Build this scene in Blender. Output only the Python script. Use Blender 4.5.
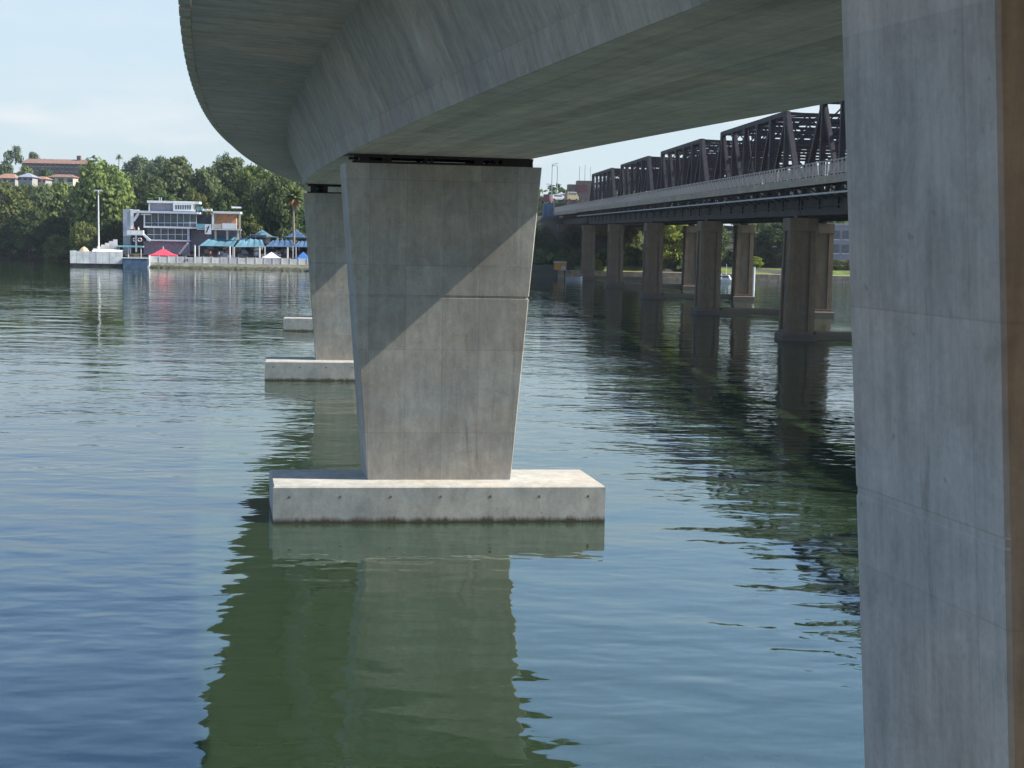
import bpy, bmesh, math, random
import numpy as np
from mathutils import Vector, Matrix
R = math.radians
rnd = random.Random(7)
SC = bpy.context.scene
COL = SC.collection
for o in list(bpy.data.objects): bpy.data.objects.remove(o)

# ------------------------------------------------------------------ camera
F_PX, PITCH, ROLL, CAM_H = 1427.0, 6.0516, 1.1866, 10.0
_p, _r = R(PITCH), R(ROLL)
RIGHT = Vector((1, 0, 0)); FWD = Vector((0, math.cos(_p), -math.sin(_p))); UP = Vector((0, math.sin(_p), math.cos(_p)))
CX = RIGHT*math.cos(_r) + UP*math.sin(_r)
CY = -RIGHT*math.sin(_r) + UP*math.cos(_r)
cd = bpy.data.cameras.new('camera'); cam = bpy.data.objects.new('camera', cd); COL.objects.link(cam)
m = Matrix((CX, CY, -FWD)).transposed().to_4x4(); m.translation = (0, 0, CAM_H)
cam.matrix_world = m
cd.sensor_width = 36; cd.lens = F_PX/1024*36; cd.clip_start = .3; cd.clip_end = 9000
SC.camera = cam
SC.render.resolution_x, SC.render.resolution_y = 1024, 768

# ------------------------------------------------------------------ sky and sun
SUN_EL, SUN_AZ = 42.0, 1.0            # azimuth measured from +x towards +y
sd = Vector((math.cos(R(SUN_AZ))*math.cos(R(SUN_EL)), math.sin(R(SUN_AZ))*math.cos(R(SUN_EL)), math.sin(R(SUN_EL))))
W = bpy.data.worlds.new('World'); SC.world = W; W.use_nodes = True
nt = W.node_tree; nt.nodes.clear()
def N(nt, t, **kw):
    n = nt.nodes.new(t)
    for k, v in kw.items(): setattr(n, k, v)
    return n
out = N(nt, 'ShaderNodeOutputWorld'); bg = N(nt, 'ShaderNodeBackground')
sky = N(nt, 'ShaderNodeTexSky', sky_type='NISHITA', sun_disc=False)
sky.sun_elevation = R(SUN_EL); sky.sun_rotation = R(90-SUN_AZ)
sky.air_density = 1.0; sky.dust_density = .5; sky.ozone_density = 3.0; sky.altitude = 0
bg.inputs['Strength'].default_value = .15
# low bands of fair-weather cloud, laid on the sky by direction
tc = N(nt, 'ShaderNodeTexCoord'); sep = N(nt, 'ShaderNodeSeparateXYZ'); nt.links.new(tc.outputs['Generated'], sep.inputs[0])
mp = N(nt, 'ShaderNodeMapping'); mp.inputs['Scale'].default_value = (5, 5, 22); nt.links.new(tc.outputs['Generated'], mp.inputs[0])
cn = N(nt, 'ShaderNodeTexNoise'); cn.inputs['Scale'].default_value = 1.5; cn.inputs['Detail'].default_value = 7; cn.inputs['Roughness'].default_value = .55
nt.links.new(mp.outputs[0], cn.inputs[0])
cr = N(nt, 'ShaderNodeValToRGB'); cr.color_ramp.elements[0].position = .48; cr.color_ramp.elements[1].position = .72
nt.links.new(cn.outputs['Fac'], cr.inputs[0])
er = N(nt, 'ShaderNodeValToRGB'); e = er.color_ramp.elements
e[0].position = 0; e[0].color = (.8, .8, .8, 1); e[1].position = .3; e[1].color = (.06, .06, .06, 1)
k = e.new(.06); k.color = (.75, .75, .75, 1); k = e.new(.10); k.color = (.12, .12, .12, 1)
nt.links.new(sep.outputs['Z'], er.inputs[0])
mul = N(nt, 'ShaderNodeMath', operation='MULTIPLY'); nt.links.new(cr.outputs[0], mul.inputs[0]); nt.links.new(er.outputs[0], mul.inputs[1])
mix = N(nt, 'ShaderNodeMix', data_type='RGBA'); mix.inputs['B'].default_value = (3.75, 3.7, 3.7, 1)
# pale haze low down, thinning out overhead
veil = N(nt, 'ShaderNodeMix', data_type='RGBA'); veil.inputs['B'].default_value = (2.35, 2.80, 3.08, 1)
vr = N(nt, 'ShaderNodeValToRGB'); ve = vr.color_ramp.elements; ve[0].position = 0; ve[0].color = (.94, .94, .94, 1); ve[1].position = .42; ve[1].color = (.03, .03, .03, 1)
vk = ve.new(.16); vk.color = (.78, .78, .78, 1); vk = ve.new(.24); vk.color = (.2, .2, .2, 1); nt.links.new(sep.outputs['Z'], vr.inputs[0]); nt.links.new(vr.outputs[0], veil.inputs['Factor'])
nt.links.new(sky.outputs[0], veil.inputs['A'])
nt.links.new(mul.outputs[0], mix.inputs['Factor']); nt.links.new(veil.outputs['Result'], mix.inputs['A'])
nt.links.new(mix.outputs['Result'], bg.inputs['Color']); nt.links.new(bg.outputs[0], out.inputs[0])
sl = bpy.data.lights.new('sun', 'SUN'); sl.energy = 5.0; sl.angle = R(.5); sl.color = (1, .93, .83)
so = bpy.data.objects.new('sun', sl); COL.objects.link(so); so.rotation_euler = sd.to_track_quat('Z', 'Y').to_euler()
SC.view_settings.view_transform = 'Standard'; SC.view_settings.look = 'None'
SC.view_settings.exposure = 0.80; SC.view_settings.gamma = 1
SC.cycles.max_bounces = 8; SC.cycles.use_denoising = True

# ------------------------------------------------------------------ layout helpers
def ray(px, py):
    x, y = px-512, py-384
    return CX*(x/F_PX) - CY*(y/F_PX) + FWD
CAMP = Vector((0, 0, CAM_H))
def at(px, py, Y):            # the point seen at a pixel, at distance Y
    d = ray(px, py); return CAMP + d*(Y/d.y)
def ground_at(px, py, z=0.0):
    d = ray(px, py); return CAMP + d*((z-CAM_H)/d.z)

# ------------------------------------------------------------------ mesh helpers
class MB:
    def __init__(s): s.v = []; s.f = []; s.uv = []
    def face(s, pts, uv=None):
        i = len(s.v); s.v += [tuple(p) for p in pts]; s.f.append(list(range(i, i+len(pts))))
        s.uv.append(uv or [(0, 0)]*len(pts)); return s
    def box(s, x0, x1, y0, y1, z0, z1):
        return s.hexa([(x0, y0, z0), (x1, y0, z0), (x1, y1, z0), (x0, y1, z0)], [(x0, y0, z1), (x1, y0, z1), (x1, y1, z1), (x0, y1, z1)])
    def hexa(s, lo, hi):      # two matching rings, counter-clockwise from above
        n = len(lo); i = len(s.v); s.v += [tuple(p) for p in lo]+[tuple(p) for p in hi]
        fs = [list(range(i+n-1, i-1, -1)), list(range(i+n, i+2*n))]
        fs += [[i+k, i+(k+1) % n, i+n+(k+1) % n, i+n+k] for k in range(n)]
        s.f += fs; s.uv += [[(0, 0)]*len(q) for q in fs]; return s
    def loft(s, rings, cap=True):
        n = len(rings[0]); i = len(s.v)
        for r_ in rings: s.v += [tuple(p) for p in r_]
        fs = []
        for j in range(len(rings)-1):
            a, b = i+j*n, i+(j+1)*n
            fs += [[a+k, a+(k+1) % n, b+(k+1) % n, b+k] for k in range(n)]
        if cap: fs += [list(range(i+n-1, i-1, -1)), list(range(i+(len(rings)-1)*n, i+len(rings)*n))]
        s.f += fs; s.uv += [[(0, 0)]*len(q) for q in fs]; return s
    def bar(s, a, b, w, h=None, up=(0, 0, 1)):       # rectangular bar from a to b
        a, b = Vector(a), Vector(b); h = h or w; d = (b-a).normalized(); u = Vector(up)
        if abs(d.dot(u)) > .98: u = Vector((0, 1, 0))
        sx = d.cross(u).normalized()*(w/2); sy = sx.cross(d).normalized()*(h/2)
        lo = [a-sx-sy, a+sx-sy, a+sx+sy, a-sx+sy]; hi = [p+(b-a) for p in lo]
        return s.hexa(lo, hi)
    def tube(s, a, b, r0, r1=None, n=10):
        a, b = Vector(a), Vector(b); r1 = r0 if r1 is None else r1; d = (b-a).normalized()
        u = Vector((0, 0, 1)) if abs(d.z) < .95 else Vector((1, 0, 0))
        x = d.cross(u).normalized(); y = d.cross(x)
        c = [(math.cos(2*math.pi*k/n), math.sin(2*math.pi*k/n)) for k in range(n)]
        return s.hexa([a+x*(p*r0)+y*(q*r0) for p, q in c], [b+x*(p*r1)+y*(q*r1) for p, q in c])
    def mesh(s, name, mat, smooth=False):
        me = bpy.data.meshes.new(name); me.from_pydata(s.v, [], s.f)
        ul = me.uv_layers.new(name='UVMap'); flat = [c for q in s.uv for t in q for c in t]
        ul.data.foreach_set('uv', flat)
        bm = bmesh.new(); bm.from_mesh(me); bmesh.ops.recalc_face_normals(bm, faces=bm.faces) if s.closed else None
        bm.to_mesh(me); bm.free()
        if smooth: me.polygons.foreach_set('use_smooth', [True]*len(me.polygons))
        me.materials.append(mat); return me
    closed = True
    def build(s, name, mat, parent=None, smooth=False, loc=None, rz=None):
        o = bpy.data.objects.new(name, s.mesh(name, mat, smooth)); COL.objects.link(o)
        if parent: o.parent = parent
        if loc: o.location = loc
        if rz is not None: o.rotation_euler = (0, 0, rz)
        return o
def tag(o, label=None, cat=None, group=None, kind=None):
    if label: o['label'] = label
    if cat: o['category'] = cat
    if group: o['group'] = group
    if kind: o['kind'] = kind
    return o
def empty(name, loc=(0, 0, 0), rz=0.0):
    o = bpy.data.objects.new(name, None); COL.objects.link(o); o.location = loc; o.rotation_euler = (0, 0, rz); return o
def copy_tree(o, parent=None):
    c = o.copy(); COL.objects.link(c); c.parent = parent
    for ch in list(KIDS.get(o.name, o.children)): copy_tree(ch, c)
    return c
KIDS = {}
def share(name, me, parent, loc=(0, 0, 0), rz=0.0):
    o = bpy.data.objects.new(name, me); COL.objects.link(o); o.parent = parent; o.location = loc; o.rotation_euler = (0, 0, rz); return o

# ------------------------------------------------------------------ materials
MATS = {}
def mat(name, col, rough=.6, metal=0.0, var=.12, scale=2.0, bump=0.0, spec=.5, col2=None, objcol=False):
    """plain surface: colour broken by two scales of noise, a little relief"""
    M = bpy.data.materials.new(name); M.use_nodes = True; t = M.node_tree; b = t.nodes['Principled BSDF']
    b.inputs['Roughness'].default_value = rough; b.inputs['Metallic'].default_value = metal
    b.inputs['Specular IOR Level'].default_value = spec
    co = N(t, 'ShaderNodeTexCoord'); n1 = N(t, 'ShaderNodeTexNoise'); n1.inputs['Scale'].default_value = scale; n1.inputs['Detail'].default_value = 6
    t.links.new(co.outputs['Object'], n1.inputs[0])
    mx = N(t, 'ShaderNodeMix', data_type='RGBA'); c2 = col2 or tuple(max(0, c*(1-2.2*var)) for c in col)
    mx.inputs['A'].default_value = (*c2, 1); mx.inputs['B'].default_value = (*[c*(1+var) for c in col], 1)
    mr = N(t, 'ShaderNodeMapRange'); mr.inputs[1].default_value = .3; mr.inputs[2].default_value = .7
    t.links.new(n1.outputs[0], mr.inputs[0]); t.links.new(mr.outputs[0], mx.inputs['Factor'])
    res = mx.outputs['Result']
    if objcol:
        oi = N(t, 'ShaderNodeObjectInfo'); m2 = N(t, 'ShaderNodeMix', data_type='RGBA', blend_type='MULTIPLY'); m2.inputs['Factor'].default_value = 1
        t.links.new(res, m2.inputs['A']); t.links.new(oi.outputs['Color'], m2.inputs['B']); res = m2.outputs['Result']
    t.links.new(res, b.inputs['Base Color'])
    if bump:
        n2 = N(t, 'ShaderNodeTexNoise'); n2.inputs['Scale'].default_value = scale*6; n2.inputs['Detail'].default_value = 4
        t.links.new(co.outputs['Object'], n2.inputs[0]); bp = N(t, 'ShaderNodeBump'); bp.inputs['Strength'].default_value = bump; bp.inputs['Distance'].default_value = .03
        t.links.new(n2.outputs[0], bp.inputs['Height']); t.links.new(bp.outputs[0], b.inputs['Normal'])
    MATS[name] = M; return M

def concrete(name, base, coords='Object', axes=(1, 1, 1), end_tint=None, streak=(1.6, 1.6, .12), panel=None, tide=None, boards=None, dark=.55, seam=.85):
    """cast concrete: blotches, long streaks, air holes, form-panel tone, optional tide staining and end-face tint"""
    M = bpy.data.materials.new(name); M.use_nodes = True; t = M.node_tree; L = t.links; b = t.nodes['Principled BSDF']
    b.inputs['Roughness'].default_value = .82; b.inputs['Specular IOR Level'].default_value = .3
    co = N(t, 'ShaderNodeTexCoord'); src = co.outputs[coords]
    def noise(sc, detail=5, rough=.6, dist=0):
        mpn = N(t, 'ShaderNodeMapping'); mpn.inputs['Scale'].default_value = sc; L.new(src, mpn.inputs[0])
        n = N(t, 'ShaderNodeTexNoise'); n.inputs['Scale'].default_value = 1; n.inputs['Detail'].default_value = detail; n.inputs['Roughness'].default_value = rough; n.inputs['Distortion'].default_value = dist
        L.new(mpn.outputs[0], n.inputs[0]); return n.outputs[0]
    def ramp(v, lo, hi, a, bb):
        r_ = N(t, 'ShaderNodeMapRange'); r_.inputs[1].default_value = lo; r_.inputs[2].default_value = hi; r_.inputs[3].default_value = a; r_.inputs[4].default_value = bb
        L.new(v, r_.inputs[0]); return r_.outputs[0]
    def mulv(a, bb):
        q = N(t, 'ShaderNodeMath', operation='MULTIPLY'); L.new(a, q.inputs[0]); L.new(bb, q.inputs[1]); return q.outputs[0]
    blotch = ramp(noise((.55, .55, .55), 7, .65, .4), .3, .7, .80, 1.1)
    st = ramp(noise(streak, 6, .7), .34, .62, dark+.36, 1.03)
    st2 = ramp(noise(tuple(3.1*q for q in streak), 5, .65), .3, .6, .86, 1.04)
    fine = ramp(noise((14, 14, 14), 3, .6), .3, .7, .93, 1.05)
    holes = ramp(noise((5.5, 5.5, 5.5), 2, .5), .22, .29, .72, 1)
    mott = ramp(noise((1.9, 1.9, 1.5), 8, .7, .6), .33, .62, .84, 1.06)
    spots = ramp(noise(tuple(1.2*q for q in streak), 4, .6, .8), .66, .74, 1, .72)
    v = mulv(mulv(mulv(mulv(blotch, st), mulv(st2, fine)), holes), mulv(mott, spots))
    if panel:
        sp = N(t, 'ShaderNodeSeparateXYZ'); L.new(src, sp.inputs[0]); cells = []
        for ax, size in panel:
            d = N(t, 'ShaderNodeMath', operation='DIVIDE'); d.inputs[1].default_value = size; L.new(sp.outputs[ax], d.inputs[0])
            fl = N(t, 'ShaderNodeMath', operation='FLOOR'); L.new(d.outputs[0], fl.inputs[0]); cells.append(fl.outputs[0])
            fr = N(t, 'ShaderNodeMath', operation='FRACT'); L.new(d.outputs[0], fr.inputs[0])
            lo = ramp(fr.outputs[0], 0, .026/size, seam, 1); v = mulv(v, lo)
        cb = N(t, 'ShaderNodeCombineXYZ'); L.new(cells[0], cb.inputs[0]); 
        if len(cells) > 1: L.new(cells[1], cb.inputs[1])
        wn = N(t, 'ShaderNodeTexWhiteNoise', noise_dimensions='3D'); L.new(cb.outputs[0], wn.inputs[0])
        v = mulv(v, ramp(wn.outputs['Value'], 0, 1, .86, 1.05))
    if boards:                                      # board marks: (axis, width)
        sp2 = N(t, 'ShaderNodeSeparateXYZ'); L.new(src, sp2.inputs[0])
        d = N(t, 'ShaderNodeMath', operation='DIVIDE'); d.inputs[1].default_value = boards[1]; L.new(sp2.outputs[boards[0]], d.inputs[0])
        fl = N(t, 'ShaderNodeMath', operation='FLOOR'); L.new(d.outputs[0], fl.inputs[0])
        wn = N(t, 'ShaderNodeTexWhiteNoise', noise_dimensions='1D'); L.new(fl.outputs[0], wn.inputs['W'])
        v = mulv(v, ramp(wn.outputs['Value'], 0, 1, .86, 1.04))
        fr = N(t, 'ShaderNodeMath', operation='FRACT'); L.new(d.outputs[0], fr.inputs[0]); v = mulv(v, ramp(fr.outputs[0], 0, .09, .8, 1))
    hue = N(t, 'ShaderNodeMix', data_type='RGBA'); hue.inputs['A'].default_value = (base[0]*.93, base[1]*.97, base[2]*.98, 1); hue.inputs['B'].default_value = (base[0]*1.05, base[1]*1.0, base[2]*.93, 1)
    L.new(ramp(noise((.23, .23, .35), 4), .38, .62, 0, 1), hue.inputs['Factor'])
    cm = N(t, 'ShaderNodeMix', data_type='RGBA', blend_type='MULTIPLY'); cm.inputs['Factor'].default_value = 1
    L.new(hue.outputs['Result'], cm.inputs['A']); L.new(v, cm.inputs['B']); res = cm.outputs['Result']
    if tide:                                        # weed and rust left by the tide: (full below, gone above, colour)
        sp3 = N(t, 'ShaderNodeSeparateXYZ'); L.new(co.outputs['Object'], sp3.inputs[0])
        nz = ramp(noise((2.4, 2.4, .5), 5, .7), .3, .7, -.07, .10)
        ad = N(t, 'ShaderNodeMath', operation='ADD'); L.new(sp3.outputs['Z'], ad.inputs[0]); L.new(nz, ad.inputs[1])
        fac = ramp(ad.outputs[0], tide[0], tide[1], .93, 0)
        m2 = N(t, 'ShaderNodeMix', data_type='RGBA'); m2.inputs['B'].default_value = (*tide[2], 1); L.new(fac, m2.inputs['Factor']); L.new(res, m2.inputs['A']); res = m2.outputs['Result']
    if end_tint:                                       # brown tint multiplied into the end face only, picked by its normal
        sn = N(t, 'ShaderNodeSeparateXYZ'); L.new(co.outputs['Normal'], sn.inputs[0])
        m3 = N(t, 'ShaderNodeMix', data_type='RGBA', blend_type='MULTIPLY'); m3.inputs['B'].default_value = (*end_tint, 1)
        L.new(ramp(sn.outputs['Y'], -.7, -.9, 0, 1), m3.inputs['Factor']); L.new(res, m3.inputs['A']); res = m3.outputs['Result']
    L.new(res, b.inputs['Base Color'])
    bp = N(t, 'ShaderNodeBump'); bp.inputs['Strength'].default_value = .35; bp.inputs['Distance'].default_value = .02
    L.new(mulv(fine, holes), bp.inputs['Height']); L.new(bp.outputs[0], b.inputs['Normal'])
    MATS[name] = M; return M

C_GREY = (.40, .383, .348)
concrete('pier_concrete', C_GREY, panel=((0, 1.27), (2, 2.93)), streak=(1.5, 1.5, .2), seam=.7)
concrete('near_pier_concrete', (.52, .49, .455), end_tint=(.55, .42, .31), streak=(3.2, 3.2, .10), panel=((2, 2.35), (1, 3.1)))
concrete('cap_concrete', (.48, .46, .42), streak=(1.3, 1.3, .5), tide=(.06, .22, (.06, .042, .03)))
concrete('web_concrete', (.43, .41, .38), coords='UV', streak=(1.9, .16, 1), panel=((0, 3.05),), dark=.5)
concrete('soffit_concrete', (.55, .46, .415), coords='UV', streak=(.07, 1.7, 1), boards=(1, .62), dark=.5)
concrete('wing_concrete', (.55, .46, .435), coords='UV', streak=(2.2, .09, 1), boards=(0, .30), dark=.5)
concrete('panel_concrete', (.45, .44, .40), streak=(2, 2, .3))
concrete('old_concrete', (.20, .145, .10), streak=(2.2, 2.2, .16), dark=.45, tide=(.5, 1.15, (.10, .085, .07)))
concrete('footway_concrete', (.37, .31, .24), streak=(.2, .2, 3))
mat('bearing_steel', (.018, .018, .02), .55, .3)
mat('truss_paint', (.021, .018, .024), .6, .0, .25, 1.2, spec=.2)
mat('girder_paint', (.034, .034, .036), .6, .0, .25, .8, spec=.2)
mat('rail_paint', (.34, .32, .29), .6, 0, .15)
mat('bitumen', (.05, .05, .052), .9, 0, .15, 1)
mat('white_paint', (.78, .77, .74), .5, 0, .06)
mat('white_wall', (.80, .78, .72), .7, 0, .14, .6)
mat('mauve_panel', (.62, .58, .60), .7, 0, .12, .9)
mat('blue_grey_wall', (.36, .39, .44), .7, 0, .1)
mat('pale_blue_trim', (.60, .66, .70), .5, 0, .08)
mat('dark_room', (.06, .065, .08), .8, 0, .2)
mat('brick_orange', (.55, .27, .14), .8, 0, .18, 2)
mat('beige_paint', (.56, .48, .36), .7, 0, .1)
mat('teal_cloth', (.09, .21, .27), .75, 0, .15, .4)
mat('teal_pale', (.16, .40, .42), .7, 0, .1)
mat('blue_cloth', (.045, .095, .18), .75, 0, .15, .4)
mat('bright_blue_cloth', (.03, .14, .38), .7, 0, .1)
mat('red_cloth', (.72, .06, .10), .7, 0, .08)
mat('sign_black', (.02, .02, .025), .6)
mat('blue_box', (.07, .12, .19), .6, 0, .2, .7)
mat('rock', (.18, .15, .11), .9, 0, .3, 1.2, .6)
mat('weed_band', (.05, .052, .022), .95, 0, .4, 1.5, .5, col2=(.016, .016, .014))
mat('tide_rock', (.06, .055, .045), .9, 0, .3, 1.5, .5)
mat('sandstone', (.36, .27, .19), .85, 0, .2, 1)
mat('terrace_seat', (.11, .085, .075), .85, 0, .25, 1)
mat('tile_orange', (.33, .18, .12), .8, 0, .15, 2)
mat('tile_brown', (.24, .135, .10), .85, 0, .15, 1)
mat('slate_roof', (.25, .28, .34), .8, 0, .1)
mat('brick_brown', (.22, .15, .12), .85, 0, .2, 1.5)
mat('house_wall', (.36, .34, .31), .8, 0, .1)
mat('window_dark', (.085, .11, .125), .25, 0, .2, 1)
mat('bark', (.10, .075, .055), .9, 0, .25, 3, .5)
mat('pale_bark', (.30, .26, .21), .9, 0, .2, 3, .4)
mat('soil', (.050, .050, .028), .95, 0, .25, .2)
mat('blue_hoarding', (.05, .10, .18), .6, 0, .15)
mat('orange_paint', (.62, .27, .04), .6, 0, .12)
mat('yellow_paint', (.28, .23, .13), .6, 0, .12)
mat('red_paint', (.17, .045, .05), .4, 0, .1)
mat('car_white', (.75, .75, .74), .25, 0, .04)
mat('car_dark', (.05, .05, .06), .25, 0, .1)
mat('tyre', (.02, .02, .02), .9)
mat('mauve_wall', (.30, .27, .32), .8, 0, .12)
mat('grey_metal', (.38, .40, .40), .5, .3, .08)
mat('skin', (.45, .28, .20), .6); 
for n_, c_ in (('shirt_red', (.5, .05, .05)), ('shirt_white', (.7, .7, .68)), ('shirt_blue', (.05, .09, .25))): mat(n_, c_, .8)

def foliage(name, a, b_):
    M = bpy.data.materials.new(name); M.use_nodes = True; t = M.node_tree; L = t.links; t.nodes.clear()
    o = N(t, 'ShaderNodeOutputMaterial'); df = N(t, 'ShaderNodeBsdfDiffuse'); tr = N(t, 'ShaderNodeBsdfTranslucent'); mxs = N(t, 'ShaderNodeMixShader'); mxs.inputs[0].default_value = .25
    oi = N(t, 'ShaderNodeObjectInfo'); co = N(t, 'ShaderNodeTexCoord'); n1 = N(t, 'ShaderNodeTexNoise'); n1.inputs['Scale'].default_value = 4.5; n1.inputs['Detail'].default_value = 4
    L.new(co.outputs['Object'], n1.inputs[0]); mr = N(t, 'ShaderNodeMapRange'); mr.inputs[1].default_value = .32; mr.inputs[2].default_value = .68; L.new(n1.outputs[0], mr.inputs[0])
    mx = N(t, 'ShaderNodeMix', data_type='RGBA'); mx.inputs['A'].default_value = (*a, 1); mx.inputs['B'].default_value = (*b_, 1); L.new(mr.outputs[0], mx.inputs['Factor'])
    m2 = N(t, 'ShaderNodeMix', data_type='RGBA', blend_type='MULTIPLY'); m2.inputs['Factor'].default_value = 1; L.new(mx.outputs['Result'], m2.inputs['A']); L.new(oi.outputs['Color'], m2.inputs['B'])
    L.new(m2.outputs['Result'], df.inputs[0]); L.new(m2.outputs['Result'], tr.inputs[0]); L.new(df.outputs[0], mxs.inputs[1]); L.new(tr.outputs[0], mxs.inputs[2]); L.new(mxs.outputs[0], o.inputs[0])
    MATS[name] = M; return M
foliage('leaves', (.056, .084, .036), (.155, .192, .085))

def grass_mat():
    M = bpy.data.materials.new('grass'); M.use_nodes = True; t = M.node_tree; L = t.links; b = t.nodes['Principled BSDF']; b.inputs['Roughness'].default_value = .95; b.inputs['Specular IOR Level'].default_value = .1
    co = N(t, 'ShaderNodeTexCoord'); n1 = N(t, 'ShaderNodeTexNoise'); n1.inputs['Scale'].default_value = .35; n1.inputs['Detail'].default_value = 8; L.new(co.outputs['Object'], n1.inputs[0])
    rp = N(t, 'ShaderNodeValToRGB'); e = rp.color_ramp.elements; e[0].position = .3; e[0].color = (.06, .10, .018, 1); e[1].position = .7; e[1].color = (.17, .21, .05, 1); L.new(n1.outputs[0], rp.inputs[0]); L.new(rp.outputs[0], b.inputs['Base Color'])
    MATS['grass'] = M
grass_mat()

def water_mat():
    M = bpy.data.materials.new('water'); M.use_nodes = True; t = M.node_tree; L = t.links; b = t.nodes['Principled BSDF']
    b.inputs['Base Color'].default_value = (.025, .046, .019, 1); b.inputs['Roughness'].default_value = .03; b.inputs['IOR'].default_value = 2.1
    b.inputs['Specular Tint'].default_value = (.58, .87, 1, 1)
    b.inputs['Subsurface Weight'].default_value = 1; b.inputs['Subsurface Radius'].default_value = (1.8, 2.8, 2.2); b.inputs['Subsurface Scale'].default_value = 1.0
    co = N(t, 'ShaderNodeTexCoord')
    def layer(rot, sx, sy, detail, rough, amp, dist=.0):
        mpn = N(t, 'ShaderNodeMapping'); mpn.inputs['Rotation'].default_value = (0, 0, R(rot)); mpn.inputs['Scale'].default_value = (sx, sy, 1); L.new(co.outputs['Object'], mpn.inputs[0])
        n = N(t, 'ShaderNodeTexNoise', noise_dimensions='2D'); n.inputs['Scale'].default_value = 1; n.inputs['Detail'].default_value = detail; n.inputs['Roughness'].default_value = rough; n.inputs['Distortion'].default_value = dist
        L.new(mpn.outputs[0], n.inputs[0]); q = N(t, 'ShaderNodeMath', operation='MULTIPLY'); q.inputs[1].default_value = amp; L.new(n.outputs[0], q.inputs[0]); return q.outputs[0]
    def add(a, c): q = N(t, 'ShaderNodeMath', operation='ADD'); L.new(a, q.inputs[0]); L.new(c, q.inputs[1]); return q.outputs[0]
    def mul(a, c): q = N(t, 'ShaderNodeMath', operation='MULTIPLY'); L.new(a, q.inputs[0]); L.new(c, q.inputs[1]); return q.outputs[0]
    swell = layer(12, .15, .26, 1.5, .5, .075)
    chop = layer(-14, .55, .95, 1.5, .42, .030, .2)
    rip = layer(20, 1.6, 2.6, 1.5, .5, .0035)
    patch = N(t, 'ShaderNodeMapRange'); patch.inputs[1].default_value = .38; patch.inputs[2].default_value = .62; patch.inputs[3].default_value = .45; patch.inputs[4].default_value = 1.15
    pn = layer(40, .018, .035, 4, .55, 1.0, .5); L.new(pn, patch.inputs[0])
    dash = layer(6, 1.15, 2.1, 1.5, .5, .018)
    spw = N(t, 'ShaderNodeSeparateXYZ'); L.new(co.outputs['Object'], spw.inputs[0])
    br = N(t, 'ShaderNodeMapRange'); br.inputs[1].default_value = 32; br.inputs[2].default_value = 85; br.inputs[3].default_value = .12; br.inputs[4].default_value = 1.0; L.new(spw.outputs['Y'], br.inputs[0])
    lee = N(t, 'ShaderNodeMapRange'); lee.inputs[1].default_value = 170; lee.inputs[2].default_value = 330; lee.inputs[3].default_value = 1.0; lee.inputs[4].default_value = .4; L.new(spw.outputs['Y'], lee.inputs[0])
    h = add(swell, mul(add(add(chop, rip), mul(dash, mul(br.outputs[0], lee.outputs[0]))), patch.outputs[0]))
    bp = N(t, 'ShaderNodeBump'); bp.inputs['Strength'].default_value = 1; bp.inputs['Distance'].default_value = 1.0
    L.new(h, bp.inputs['Height']); L.new(bp.outputs[0], b.inputs['Normal'])
    MATS['water'] = M
water_mat()

# ------------------------------------------------------------------ the setting: water, ground
def shore(x):                    # where the land begins, by x
    pts = [(-900, 470), (-300, 400), (-150, 392), (-109, 374), (-105, 346), (-103, 346), (-44, 357), (-32, 352), (-5, 332), (10, 328), (60, 331), (150, 326), (260, 318), (900, 300)]
    for (x0, y0), (x1, y1) in zip(pts, pts[1:]):
        if x0 <= x <= x1: return y0+(y1-y0)*(x-x0)/(x1-x0)
    return pts[0][1] if x < -900 else pts[-1][1]
def sst(a, b, x): t = min(1, max(0, (x-a)/(b-a))); return t*t*(3-2*t)
def terrain(x, y):
    d = y-shore(x)
    if d <= 0: return max(-3, -.4+d*.35)
    left = 1.2+sst(2, 45, d)*5+sst(40, 340, d)*22+4*math.sin(x*.013+1)*sst(60, 200, d)
    pool = 2.3+sst(30, 70, d)*6+sst(65, 340, d)*22
    right = 1.3+sst(1, 14, d)*.9+sst(24, 120, d)*11
    abut = 1.0+sst(1, 10, d)*1.6+sst(24, 46, d)*11.6
    wp = sst(-112, -100, x)*(1-sst(-42, -30, x)); wr = sst(38, 52, x); wa = sst(-18, 4, x)*(1-sst(36, 48, x))
    z = left*(1-wp)+pool*wp
    z = z*(1-wr)+right*wr
    return z*(1-wa)+abut*wa
xs = sorted(set([-3500, -2400, -1600, -1100]+list(range(-800, -160, 20))+list(range(-160, 170, 4))+list(range(170, 820, 20))+[1100, 1600, 2400, 3500]))
ys = sorted(set(list(range(268, 420, 4))+list(range(420, 900, 14))+[950, 1050, 1200, 1500, 2000, 3000]))
g = MB(); g.closed = False
g.v = [(x, y, terrain(x, y)+(0 if y < 330 else .5*math.sin(x*.21+y*.17))) for y in ys for x in xs]
nx = len(xs)
for j in range(len(ys)-1):
    for i in range(nx-1): g.f.append([j*nx+i, j*nx+i+1, (j+1)*nx+i+1, (j+1)*nx+i]); g.uv.append([(0, 0)]*4)
tag(g.build('ground', MATS['soil'], smooth=True), kind='structure')
w = MB(); w.closed = False; w.face([(-4000, -1200, 0), (4000, -1200, 0), (4000, 4000, 0), (-4000, 4000, 0)])
tag(w.build('water', MATS['water']), kind='structure')
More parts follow.
